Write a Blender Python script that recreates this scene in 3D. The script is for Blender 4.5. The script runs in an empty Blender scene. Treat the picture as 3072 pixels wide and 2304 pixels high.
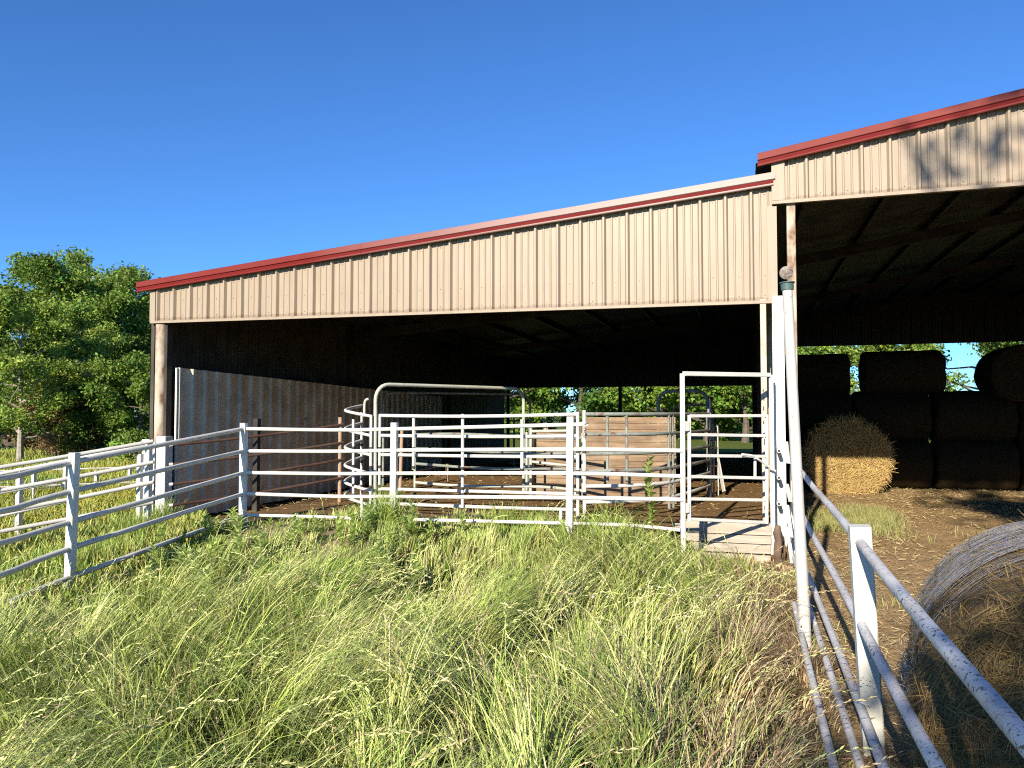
import bpy, math, random
import numpy as np
from mathutils import Vector, Matrix

random.seed(7)
RNG = np.random.default_rng(7)
scene = bpy.context.scene
C = scene.collection
R_ = math.radians

# ------------------------------------------------------------------ camera
F_PX, HOR = 2307.0, 1240.0            # focal length and horizon row of the 3072x2304 photograph
EYE = 1.68
PITCH = math.atan((HOR - 1152.0) / F_PX)
cam_d = bpy.data.cameras.new('camera')
cam_d.sensor_width = 36.0
cam_d.lens = 36.0 * F_PX / 3072.0
cam_d.clip_start = 0.05
cam_d.clip_end = 1500.0
cam = bpy.data.objects.new('camera', cam_d)
C.objects.link(cam)
cam.location = (0, 0, EYE)
cam.rotation_euler = (math.pi / 2 + PITCH, 0, 0)
scene.camera = cam

# ------------------------------------------------------------------ sky, sun, exposure
SUN_EL, SUN_AZ = R_(24.0), R_(24.5)   # light travels towards azimuth 24.5 deg right of the view axis
LDIR = Vector((math.sin(SUN_AZ) * math.cos(SUN_EL), math.cos(SUN_AZ) * math.cos(SUN_EL), -math.sin(SUN_EL)))
world = bpy.data.worlds.new('World')
scene.world = world
world.use_nodes = True
wn = world.node_tree
wn.nodes.clear()
sky = wn.nodes.new('ShaderNodeTexSky')
sky.sky_type = 'NISHITA'
sky.sun_disc = False
sky.sun_elevation = SUN_EL
sky.sun_rotation = math.pi + SUN_AZ
sky.altitude = 1200.0
sky.air_density = 1.0
sky.dust_density = 0.05
sky.ozone_density = 3.0
bg = wn.nodes.new('ShaderNodeBackground')
bg.inputs['Strength'].default_value = 0.086
wo = wn.nodes.new('ShaderNodeOutputWorld')
tint = wn.nodes.new('ShaderNodeMix')
tint.data_type = 'RGBA'
tint.blend_type = 'MULTIPLY'
tint.inputs[0].default_value = 1.0
tint.inputs[7].default_value = (0.52, 0.95, 1.46, 1)
wn.links.new(sky.outputs[0], tint.inputs[6])
wn.links.new(tint.outputs[2], bg.inputs[0])
wn.links.new(bg.outputs[0], wo.inputs[0])
sun_d = bpy.data.lights.new('sun', 'SUN')
sun_d.energy = 5.0
sun_d.angle = R_(0.53)
sun_d.color = (1.0, 0.90, 0.75)
sun = bpy.data.objects.new('sun', sun_d)
C.objects.link(sun)
sun.rotation_euler = LDIR.to_track_quat('-Z', 'Y').to_euler()
sun.location = (-10, -20, 20)
vs = scene.view_settings
vs.view_transform = 'Standard'
vs.look = 'None'
vs.exposure = 0.6
vs.gamma = 1.0
vs.use_curve_mapping = False
scene.cycles.max_bounces = 6
scene.cycles.diffuse_bounces = 1
scene.cycles.glossy_bounces = 2
scene.cycles.transmission_bounces = 4
scene.cycles.transparent_max_bounces = 8
scene.cycles.sample_clamp_indirect = 4.0
scene.cycles.filter_width = 1.1
scene.cycles.use_denoising = False

# ------------------------------------------------------------------ places
T = R_(16.9)                                     # the barn front is turned 16.9 deg to the view
UX, UY = math.cos(T), -math.sin(T)               # along the front, to the right
VX, VY = math.sin(T), math.cos(T)                # into the barn
OX, OY = -5.514, 11.951                          # first rib of the front gable
RIB = 0.3048


def B(a, d, z=0.0):
    return Vector((OX + a * UX + d * VX, OY + a * UY + d * VY, z))


def ray(px, py):
    x, y = (px - 1536.0) / F_PX, (1152.0 - py) / F_PX
    return x, math.cos(PITCH) - y * math.sin(PITCH), math.sin(PITCH) + y * math.cos(PITCH)


def at(px, py, Y):
    x, f, u = ray(px, py)
    s = Y / f
    return Vector((x * s, Y, EYE + u * s))


def atz(px, py, z):
    x, f, u = ray(px, py)
    s = (z - EYE) / u
    return Vector((x * s, f * s, z))


def sstep(x, a, b):
    t = np.clip((np.asarray(x, float) - a) / (b - a), 0, 1)
    return t * t * (3 - 2 * t)


def _hash(i, j, s):
    n = (i * 374761393 + j * 668265263 + s * 982451653) & 0xffffffff
    n = ((n ^ (n >> 13)) * 1274126177) & 0xffffffff
    return ((n ^ (n >> 16)) & 0xffff) / 65535.0


def vnoise(x, y, s=0):
    x = np.asarray(x, float); y = np.asarray(y, float)
    xi = np.floor(x).astype(np.int64); yi = np.floor(y).astype(np.int64)
    fx = x - xi; fy = y - yi
    fx = fx * fx * (3 - 2 * fx); fy = fy * fy * (3 - 2 * fy)
    a = _hash(xi, yi, s); b = _hash(xi + 1, yi, s); c = _hash(xi, yi + 1, s); d = _hash(xi + 1, yi + 1, s)
    return (a * (1 - fx) + b * fx) * (1 - fy) + (c * (1 - fx) + d * fx) * fy


def fbm(x, y, s=0, o=3):
    v = 0; amp = 0.5; tot = 0
    for k in range(o):
        v = v + amp * vnoise(np.asarray(x) * 2 ** k, np.asarray(y) * 2 ** k, s + k * 17)
        tot += amp; amp *= 0.5
    return v / tot


def bcoord(X, Y):
    rx, ry = np.asarray(X, float) - OX, np.asarray(Y, float) - OY
    return rx * UX + ry * UY, rx * VX + ry * VY


def ground_h(X, Y):
    a, d = bcoord(X, Y)
    inside = sstep(d, -0.36, -0.30)
    right = inside * (1 - sstep(a, 9.12, 9.2)) + (1 - inside) * (1 - sstep(a, 7.5, 8.4))
    pad = 0.32 * sstep(a, 0.6, 2.4) * right * sstep(d, -3.9, -1.7) * (1 - sstep(d, 18.5, 22))
    near = 1 - sstep(np.hypot(np.asarray(X, float), np.asarray(Y, float)), 25, 60)
    return pad + (fbm(np.asarray(X) * 0.9, np.asarray(Y) * 0.9, 3) - 0.5) * 0.07 * near - 0.10 * sstep(-np.asarray(X, float), 4.2, 9) * (1 - sstep(np.asarray(Y, float), 14, 30))


def gz(x, y):
    return float(ground_h(x, y))


# ------------------------------------------------------------------ materials
def new_mat(name):
    m = bpy.data.materials.new(name)
    m.use_nodes = True
    nt = m.node_tree
    bs = nt.nodes['Principled BSDF']
    bs.inputs['Specular IOR Level'].default_value = 0.3
    return m, nt, bs


def N(nt, t, **kw):
    n = nt.nodes.new(t)
    for k, v in kw.items():
        setattr(n, k, v)
    return n


def ramp(nt, src, stops):
    r = N(nt, 'ShaderNodeValToRGB')
    e = r.color_ramp.elements
    while len(e) < len(stops):
        e.new(0.5)
    for i, (p, c) in enumerate(stops):
        e[i].position = p
        e[i].color = (c[0], c[1], c[2], 1) if not isinstance(c, (int, float)) else (c, c, c, 1)
    nt.links.new(src, r.inputs[0])
    return r.outputs[0]


def noise(nt, scale, detail=4, rough=0.55, vec=None, stretch=None):
    n = N(nt, 'ShaderNodeTexNoise')
    n.inputs['Scale'].default_value = scale
    n.inputs['Detail'].default_value = detail
    n.inputs['Roughness'].default_value = rough
    if vec is None:
        tc = N(nt, 'ShaderNodeTexCoord')
        vec = tc.outputs['Object']
    if stretch:
        mp = N(nt, 'ShaderNodeMapping')
        mp.inputs['Scale'].default_value = stretch
        nt.links.new(vec, mp.inputs[0])
        vec = mp.outputs[0]
    nt.links.new(vec, n.inputs['Vector'])
    return n.outputs['Fac']


def mixc(nt, fac, a, b, blend='MIX'):
    m = N(nt, 'ShaderNodeMix', data_type='RGBA', blend_type=blend)
    if isinstance(fac, (int, float)):
        m.inputs[0].default_value = fac
    else:
        nt.links.new(fac, m.inputs[0])
    for i, v in ((6, a), (7, b)):
        if isinstance(v, tuple):
            m.inputs[i].default_value = (v[0], v[1], v[2], 1)
        else:
            nt.links.new(v, m.inputs[i])
    return m.outputs[2]


def bump(nt, bs, src, strength=0.3, dist=0.01):
    b = N(nt, 'ShaderNodeBump')
    b.inputs['Strength'].default_value = strength
    b.inputs['Distance'].default_value = dist
    nt.links.new(src, b.inputs['Height'])
    nt.links.new(b.outputs[0], bs.inputs['Normal'])


def paint(name, base, spot, scale=9, lo=0.62, hi=0.68, rough=0.5, stretch=None, dirt=(0.3, 0.27, 0.2), dirt_amt=0.25, metallic=0.0):
    m, nt, bs = new_mat(name)
    d = ramp(nt, noise(nt, 2.3, 5), [(0.35, 0.0), (0.75, dirt_amt)])
    c = mixc(nt, d, base, dirt)
    s = ramp(nt, noise(nt, scale, 6, 0.65, stretch=stretch), [(lo, 0.0), (hi, 1.0)])
    pm = ramp(nt, noise(nt, 3.1, 3, 0.6), [(0.38, 0.12), (0.62, 1.0)])
    s = mixc(nt, 1.0, s, pm, 'MULTIPLY')
    s2 = mixc(nt, noise(nt, scale * 3, 3), spot, tuple(x * 0.45 for x in spot))
    c = mixc(nt, s, c, s2)
    nt.links.new(c, bs.inputs['Base Color'])
    bs.inputs['Roughness'].default_value = rough
    bs.inputs['Metallic'].default_value = metallic
    bump(nt, bs, noise(nt, scale * 4, 3), 0.25, 0.004)
    return m


M = {}
M['left_pipe'] = paint('weathered_white_pipe', (0.72, 0.70, 0.63), (0.20, 0.13, 0.09), 12, 0.62, 0.70, dirt=(0.40, 0.37, 0.31), dirt_amt=0.6, rough=0.6)
M['white_pipe'] = paint('white_pipe_paint', (0.80, 0.78, 0.70), (0.16, 0.12, 0.10), 14, 0.66, 0.72)
M['worn_pipe'] = paint('worn_white_pipe_paint', (0.74, 0.74, 0.72), (0.085, 0.06, 0.05), 60, 0.55, 0.61, dirt=(0.40, 0.33, 0.29), dirt_amt=0.7, rough=0.6)
M['white_post'] = paint('white_post_paint', (0.80, 0.79, 0.73), (0.35, 0.25, 0.18), 11, 0.74, 0.80, dirt=(0.45, 0.43, 0.30), dirt_amt=0.35)
M['mossy_post'] = paint('mossy_white_post_paint', (0.78, 0.77, 0.69), (0.40, 0.40, 0.22), 6, 0.66, 0.76, dirt=(0.42, 0.42, 0.28), dirt_amt=0.4)
M['old_white'] = paint('chalky_white_paint', (0.60, 0.58, 0.53), (0.33, 0.30, 0.28), 30, 0.60, 0.68, dirt=(0.5, 0.48, 0.44), dirt_amt=0.5, rough=0.7)
M['galv_green'] = paint('green_and_rust_pipe', (0.22, 0.25, 0.21), (0.22, 0.09, 0.05), 7, 0.50, 0.60, dirt=(0.45, 0.45, 0.40), dirt_amt=0.6)
M['pale_green_pipe'] = paint('pale_green_pipe_paint', (0.56, 0.57, 0.48), (0.33, 0.16, 0.10), 8, 0.60, 0.68, dirt=(0.30, 0.32, 0.22), dirt_amt=0.6)
M['white_rust_pipe'] = paint('white_pipe_with_rust', (0.76, 0.74, 0.68), (0.34, 0.15, 0.10), 7, 0.62, 0.70, dirt=(0.40, 0.40, 0.34), dirt_amt=0.5)
M['rust'] = paint('rusted_pipe', (0.075, 0.035, 0.024), (0.14, 0.07, 0.045), 9, 0.5, 0.65, rough=0.8)
M['tan_rust'] = paint('tan_rusted_pipe', (0.46, 0.31, 0.21), (0.26, 0.12, 0.07), 8, 0.55, 0.66, rough=0.8)
M['rusty_column'] = paint('rusty_cream_column', (0.60, 0.52, 0.40), (0.28, 0.14, 0.075), 5, 0.42, 0.58, stretch=(1, 1, 0.35), dirt=(0.40, 0.30, 0.20), dirt_amt=0.7, rough=0.75)
M['black_band'] = paint('black_band', (0.03, 0.03, 0.032), (0.1, 0.09, 0.08), 20, 0.6, 0.7)
M['dark_steel'] = paint('dark_steel', (0.026, 0.02, 0.016), (0.05, 0.03, 0.02), 8, 0.6, 0.7, rough=0.7)  # colour taken near black to deepen the shade under the roof
M['galv'] = paint('galvanised_sheet', (0.022, 0.021, 0.019), (0.02, 0.016, 0.012), 10, 0.66, 0.75, rough=0.5, metallic=0.0)  # roof and purlin colour near black, standing in for interior shade
M['grey_sheet'] = paint('grey_white_sheet', (0.80, 0.72, 0.54), (0.14, 0.085, 0.045), 4, 0.62, 0.72, stretch=(1, 1, 0.6), rough=0.5, dirt=(0.36, 0.27, 0.16), dirt_amt=0.7)
M['wall_grey'] = paint('dusty_grey_wall_sheet', (0.05, 0.045, 0.033), (0.03, 0.024, 0.016), 5, 0.66, 0.74, stretch=(1, 1, 0.5), rough=0.6)  # wall colour darkened to imitate the dim interior
M['teal'] = paint('teal_bracket', (0.05, 0.12, 0.12), (0.12, 0.1, 0.08), 16, 0.6, 0.7)
M['hole'] = paint('dark_pipe_bore', (0.02, 0.018, 0.015), (0.05, 0.04, 0.03), 16, 0.6, 0.7)


def tan_metal(name='tan_wall_sheet', grime=True):
    m, nt, bs = new_mat(name)
    tc = N(nt, 'ShaderNodeTexCoord')
    streak = ramp(nt, noise(nt, 3.0, 4, 0.6, tc.outputs['Object'], (6, 6, 0.5)), [(0.35, 0.0), (0.8, 0.6)])
    c = mixc(nt, streak, (0.405, 0.325, 0.235), (0.27, 0.205, 0.14))
    blot = ramp(nt, noise(nt, 1.1, 3, 0.5, tc.outputs['Object']), [(0.4, 0.0), (0.8, 0.35)])
    c = mixc(nt, blot, c, (0.36, 0.29, 0.205))
    # grime splashed along the bottom edge of the sheets
    sep = N(nt, 'ShaderNodeSeparateXYZ')
    uv = N(nt, 'ShaderNodeUVMap')
    nt.links.new(uv.outputs[0], sep.inputs[0])
    mth = N(nt, 'ShaderNodeMath', operation='ADD')
    n2 = noise(nt, 14, 5, 0.7, tc.outputs['Object'])
    mul = N(nt, 'ShaderNodeMath', operation='MULTIPLY')
    nt.links.new(n2, mul.inputs[0]); mul.inputs[1].default_value = -0.09
    nt.links.new(sep.outputs['Y'], mth.inputs[0]); nt.links.new(mul.outputs[0], mth.inputs[1])
    if grime:
        g = ramp(nt, mth.outputs[0], [(0.0, 0.6), (0.012, 0.0)])
        c = mixc(nt, g, c, (0.22, 0.16, 0.10))
    geo = N(nt, 'ShaderNodeNewGeometry')       # primer on the sheets' inner face, darkened to stand in for shade indoors
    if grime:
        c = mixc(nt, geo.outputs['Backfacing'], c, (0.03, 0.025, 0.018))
    nt.links.new(c, bs.inputs['Base Color'])
    bs.inputs['Roughness'].default_value = 0.42
    bump(nt, bs, noise(nt, 2.0, 2, 0.5, tc.outputs['Object']), 0.12, 0.02)
    return m


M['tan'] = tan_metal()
M['tan_trim'] = tan_metal('tan_trim_flashing', False)


def red_trim(name, c0, c1, fade):
    m, nt, bs = new_mat(name)
    n = noise(nt, 1.6, 4, 0.6)
    c = mixc(nt, ramp(nt, n, [(0.3, 0.0), (0.8, 1.0)]), c0, c1)
    c = mixc(nt, fade, c, (0.66, 0.55, 0.49))
    nt.links.new(c, bs.inputs['Base Color'])
    bs.inputs['Roughness'].default_value = 0.55
    bs.inputs['Specular IOR Level'].default_value = 0.12
    bump(nt, bs, noise(nt, 3.0, 2), 0.1, 0.02)
    return m


def red_fading():
    m, nt, bs = new_mat('red_trim_sun_faded')
    tc = N(nt, 'ShaderNodeTexCoord')
    dot = N(nt, 'ShaderNodeVectorMath', operation='DOT_PRODUCT')
    dot.inputs[1].default_value = (UX, UY, 0)
    nt.links.new(tc.outputs['Object'], dot.inputs[0])
    ma = N(nt, 'ShaderNodeMath', operation='MULTIPLY_ADD')
    ma.inputs[1].default_value = 1 / 9.0
    ma.inputs[2].default_value = 0.5
    nt.links.new(dot.outputs['Value'], ma.inputs[0])
    f = ramp(nt, ma.outputs[0], [(0.30, 0.0), (0.50, 0.25), (0.68, 0.62), (0.85, 0.88)])
    n = noise(nt, 1.6, 4, 0.6)
    c = mixc(nt, ramp(nt, n, [(0.3, 0.0), (0.8, 1.0)]), (0.185, 0.022, 0.018), (0.21, 0.038, 0.03))
    c = mixc(nt, f, c, (0.50, 0.41, 0.36))
    nt.links.new(c, bs.inputs['Base Color'])
    bs.inputs['Roughness'].default_value = 0.55
    bs.inputs['Specular IOR Level'].default_value = 0.12
    bump(nt, bs, noise(nt, 3.0, 2), 0.1, 0.02)
    return m


M['red_fade'] = red_fading()
M['red_up'] = red_trim('red_trim_upper', (0.19, 0.022, 0.017), (0.22, 0.04, 0.03), 0.04)
M['red_lip'] = red_trim('red_trim_lip', (0.16, 0.012, 0.012), (0.20, 0.02, 0.018), 0.0)


def wood(name, c0, c1, gs=(3, 3, 60), knot=True, dark=0.5):
    m, nt, bs = new_mat(name)
    tc = N(nt, 'ShaderNodeTexCoord')
    oi = N(nt, 'ShaderNodeObjectInfo')
    add = N(nt, 'ShaderNodeVectorMath', operation='ADD')
    nt.links.new(tc.outputs['Object'], add.inputs[0])
    nt.links.new(oi.outputs['Random'], add.inputs[1])
    g = noise(nt, 1.0, 6, 0.6, add.outputs[0], gs)
    wv = noise(nt, 1.2, 3, 0.6, add.outputs[0], (1.2, 1.2, 9))
    g2 = mixc(nt, 0.5, ramp(nt, g, [(0.3, 0.0), (0.7, 1.0)]), ramp(nt, wv, [(0.35, 0.0), (0.62, 1.0)]))
    c = mixc(nt, g2, c0, c1)
    d = ramp(nt, noise(nt, 3.5, 5, 0.65, tc.outputs['Object']), [(0.5, 0.0), (0.8, dark)])
    c = mixc(nt, d, c, tuple(x * 0.35 for x in c0))
    nt.links.new(c, bs.inputs['Base Color'])
    bs.inputs['Roughness'].default_value = 0.8
    bump(nt, bs, g, 0.4, 0.004)
    return m


M['ply'] = wood('plywood_board', (0.17, 0.105, 0.06), (0.42, 0.30, 0.19), (2.0, 2.0, 30))
M['plank'] = wood('weathered_plank', (0.36, 0.31, 0.24), (0.58, 0.52, 0.42), (2, 2, 50), dark=0.6)
M['oldwood'] = wood('rotten_wood', (0.09, 0.06, 0.04), (0.22, 0.15, 0.10), (20, 20, 3), dark=0.8)
M['jamb'] = wood('painted_jamb', (0.56, 0.46, 0.36), (0.66, 0.58, 0.47), (30, 30, 2), dark=0.7)
M['bark'] = wood('bark', (0.07, 0.055, 0.04), (0.20, 0.165, 0.125), (14, 14, 3), dark=0.7)
M['palebark'] = wood('pale_bark', (0.26, 0.23, 0.18), (0.46, 0.42, 0.35), (10, 10, 5), dark=0.5)


def attr_mat(name, rough=0.6, trans=0.3, spec=0.2, nscale=None):
    m, nt, bs = new_mat(name)
    at_ = N(nt, 'ShaderNodeAttribute', attribute_name='Col')
    c = at_.outputs['Color']
    nt.links.new(c, bs.inputs['Base Color'])
    bs.inputs['Roughness'].default_value = rough
    bs.inputs['Specular IOR Level'].default_value = spec
    if trans > 0:
        tr = N(nt, 'ShaderNodeBsdfTranslucent')
        cc = mixc(nt, 1.0, c, (1.0, 1.0, 0.55), 'MULTIPLY')
        nt.links.new(cc, tr.inputs[0])
        mx = N(nt, 'ShaderNodeMixShader')
        mx.inputs[0].default_value = trans
        nt.links.new(bs.outputs[0], mx.inputs[1])
        nt.links.new(tr.outputs[0], mx.inputs[2])
        nt.links.new(mx.outputs[0], nt.nodes['Material Output'].inputs[0])
    return m


M['blade'] = attr_mat('grass_blade', 0.5, 0.10, 0.35)
M['leaf'] = attr_mat('leaf', 0.5, 0.35, 0.3)
M['straw'] = attr_mat('straw', 0.7, 0.12, 0.2)
M['petal'] = attr_mat('petal', 0.6, 0.3, 0.2)


def ground_mat():
    m, nt, bs = new_mat('ground_soil')
    at_ = N(nt, 'ShaderNodeAttribute', attribute_name='Col')
    tc = N(nt, 'ShaderNodeTexCoord')
    n1 = noise(nt, 5.0, 8, 0.7, tc.outputs['Object'])
    n2 = noise(nt, 38.0, 6, 0.75, tc.outputs['Object'])
    k = ramp(nt, n1, [(0.25, 0.55), (0.75, 1.35)])
    k2 = ramp(nt, n2, [(0.3, 0.5), (0.7, 1.4)])
    c = mixc(nt, 1.0, at_.outputs['Color'], k, 'MULTIPLY')
    c = mixc(nt, 1.0, c, k2, 'MULTIPLY')
    nt.links.new(c, bs.inputs['Base Color'])
    bs.inputs['Roughness'].default_value = 0.95
    bs.inputs['Specular IOR Level'].default_value = 0.05
    bump(nt, bs, n2, 0.8, 0.03)
    return m


M['ground'] = ground_mat()


def hay_mat(name='hay', k=1.0):
    m, nt, bs = new_mat(name)
    tc = N(nt, 'ShaderNodeTexCoord')
    a = noise(nt, 9, 8, 0.75, tc.outputs['Object'], (2.5, 2.5, 2.5))
    b = noise(nt, 30, 6, 0.75, tc.outputs['Object'], (1.0, 3.0, 3.0))
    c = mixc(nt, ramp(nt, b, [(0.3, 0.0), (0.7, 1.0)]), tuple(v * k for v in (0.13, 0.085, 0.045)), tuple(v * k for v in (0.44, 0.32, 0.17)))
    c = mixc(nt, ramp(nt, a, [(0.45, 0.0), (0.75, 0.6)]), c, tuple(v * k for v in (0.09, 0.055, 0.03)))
    nt.links.new(c, bs.inputs['Base Color'])
    bs.inputs['Roughness'].default_value = 0.95
    bs.inputs['Specular IOR Level'].default_value = 0.05
    bump(nt, bs, b, 1.0, 0.03)
    return m


M['hay'] = hay_mat()
M['old_hay'] = hay_mat('old_weathered_hay', 0.16)  # copy of the hay, darkened to imitate shade on the stack


def net_mat():
    m, nt, bs = new_mat('white_net_wrap')
    n = noise(nt, 6, 4)
    nt.links.new(ramp(nt, n, [(0.3, (0.55, 0.54, 0.52)), (0.7, (0.78, 0.77, 0.75))]), bs.inputs['Base Color'])
    bs.inputs['Roughness'].default_value = 0.5
    return m


M['net'] = net_mat()


# ------------------------------------------------------------------ mesh helpers
class MB:
    def __init__(self):
        self.v = []; self.f = []; self.uv = None

    def add(self, vs_, fs):
        o = len(self.v)
        self.v += [tuple(p) for p in vs_]
        self.f += [tuple(i + o for i in q) for q in fs]
        return self

    def frame_box(self, c, ex, ey, ez, bev=0.0):
        """box from centre and three half-extent vectors, with chamfered long edges"""
        c = Vector(c); ex = Vector(ex); ey = Vector(ey); ez = Vector(ez)
        if bev <= 0:
            P = [c + sx * ex + sy * ey + sz * ez for sz in (-1, 1) for sy in (-1, 1) for sx in (-1, 1)]
            return self.add(P, [(0, 2, 3, 1), (4, 5, 7, 6), (0, 1, 5, 4), (2, 6, 7, 3), (0, 4, 6, 2), (1, 3, 7, 5)])
        lx, ly = ex.length, ey.length
        b = min(bev, lx * 0.45, ly * 0.45)
        kx, ky = 1 - b / lx, 1 - b / ly
        ring = [(-kx, -1), (kx, -1), (1, -ky), (1, ky), (kx, 1), (-kx, 1), (-1, ky), (-1, -ky)]
        P = [c + x * ex + y * ey - ez for x, y in ring] + [c + x * ex + y * ey + ez for x, y in ring]
        F = [(i, (i + 1) % 8, 8 + (i + 1) % 8, 8 + i) for i in range(8)]
        F += [tuple(range(7, -1, -1)), tuple(range(8, 16))]
        return self.add(P, F)

    def beam(self, p0, p1, w, h, up=(0, 0, 1), bev=0.004):
        p0 = Vector(p0); p1 = Vector(p1)
        d = p1 - p0
        L = d.length
        d.normalize()
        up = Vector(up)
        if abs(d.dot(up)) > 0.98:
            up = Vector((VX, VY, 0))
        s = d.cross(up).normalized()
        t = s.cross(d).normalized()
        return self.frame_box((p0 + p1) / 2, s * (w / 2), t * (h / 2), d * (L / 2), bev)

    def tube(self, pts, r, n=10, cap=True, bore=0.0):
        pts = [Vector(p) for p in pts]
        k = len(pts)
        rr = r if isinstance(r, (list, tuple)) else [r] * k
        o = len(self.v)
        up = Vector((0, 0, 1))
        d0 = (pts[1] - pts[0]).normalized()
        if abs(d0.dot(up)) > 0.95:
            up = Vector((0, 1, 0))
        s = d0.cross(up).normalized()
        for i, p in enumerate(pts):
            a = pts[max(i - 1, 0)]; b = pts[min(i + 1, k - 1)]
            d = (b - a).normalized()
            s = (s - d * s.dot(d)).normalized()
            t = d.cross(s)
            for j in range(n):
                an = 2 * math.pi * j / n
                self.v.append(tuple(p + (s * math.cos(an) + t * math.sin(an)) * rr[i]))
        for i in range(k - 1):
            for j in range(n):
                j2 = (j + 1) % n
                self.f.append((o + i * n + j, o + i * n + j2, o + (i + 1) * n + j2, o + (i + 1) * n + j))
        if cap:
            self.f.append(tuple(o + j for j in range(n - 1, -1, -1)))
            self.f.append(tuple(o + (k - 1) * n + j for j in range(n)))
        return self

    def build(self, name, mat, parent=None, smooth=False, kind=None):
        base = parent_world(parent)
        me = bpy.data.meshes.new(name)
        me.from_pydata([(x - base[0], y - base[1], z - base[2]) for x, y, z in self.v], [], self.f)
        me.materials.append(M[mat] if isinstance(mat, str) else mat)
        if self.uv is not None:
            l = me.uv_layers.new(name='UVMap')
            vi = np.empty(len(me.loops), dtype=np.int32)
            me.loops.foreach_get('vertex_index', vi)
            l.data.foreach_set('uv', np.asarray(self.uv, dtype=np.float32)[vi].ravel())
        if smooth:
            me.polygons.foreach_set('use_smooth', [True] * len(me.polygons))
            try:
                me.set_sharp_from_angle(angle=R_(40))
            except Exception:
                pass
        o = bpy.data.objects.new(name, me)
        C.objects.link(o)
        if parent is not None:
            o.parent = parent
        if kind:
            o['kind'] = kind
        return o


def parent_world(p):
    x = Vector((0, 0, 0))
    while p is not None:
        x = x + p.location
        p = p.parent
    return x


def tag(o, label, cat=None, group=None, kind=None):
    o['label'] = label
    if cat:
        o['category'] = cat
    if group:
        o['group'] = group
    if kind:
        o['kind'] = kind
    return o


def thing(name, label, cat, loc, group=None):
    o = bpy.data.objects.new(name, None)
    o.empty_display_size = 0.2
    C.objects.link(o)
    o.location = Vector(loc)
    return tag(o, label, cat, group)


def np_mesh(name, V, Q, mat, cols=None, parent=None, smooth=False):
    """V (n,3), Q (m,3|4) arrays -> object; cols per vertex (n,3)"""
    me = bpy.data.meshes.new(name)
    V = np.asarray(V, dtype=np.float32)
    base = parent_world(parent)
    V = V - np.array(base, dtype=np.float32)
    me.vertices.add(len(V))
    me.vertices.foreach_set('co', V.ravel())
    groups = Q if isinstance(Q, list) else [Q]
    groups = [np.asarray(q, dtype=np.int32) for q in groups if len(q)]
    nl = sum(q.size for q in groups)
    me.loops.add(nl)
    me.loops.foreach_set('vertex_index', np.concatenate([q.ravel() for q in groups]))
    tot = np.concatenate([np.full(len(q), q.shape[1], dtype=np.int32) for q in groups])
    st = np.concatenate([[0], np.cumsum(tot)[:-1]]).astype(np.int32)
    me.polygons.add(len(tot))
    me.polygons.foreach_set('loop_start', st)
    me.polygons.foreach_set('loop_total', tot)
    if smooth:
        me.polygons.foreach_set('use_smooth', np.ones(len(tot), dtype=bool))
    me.update(calc_edges=True)
    if cols is not None:
        ca = me.color_attributes.new('Col', 'FLOAT_COLOR', 'POINT')
        c4 = np.ones((len(V), 4), dtype=np.float32)
        c4[:, :3] = cols
        ca.data.foreach_set('color', c4.ravel())
    me.materials.append(M[mat] if isinstance(mat, str) else mat)
    o = bpy.data.objects.new(name, me)
    C.objects.link(o)
    if parent is not None:
        o.parent = parent
    return o


def unit(v):
    return v / (np.linalg.norm(v, axis=-1, keepdims=True) + 1e-9)


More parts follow.
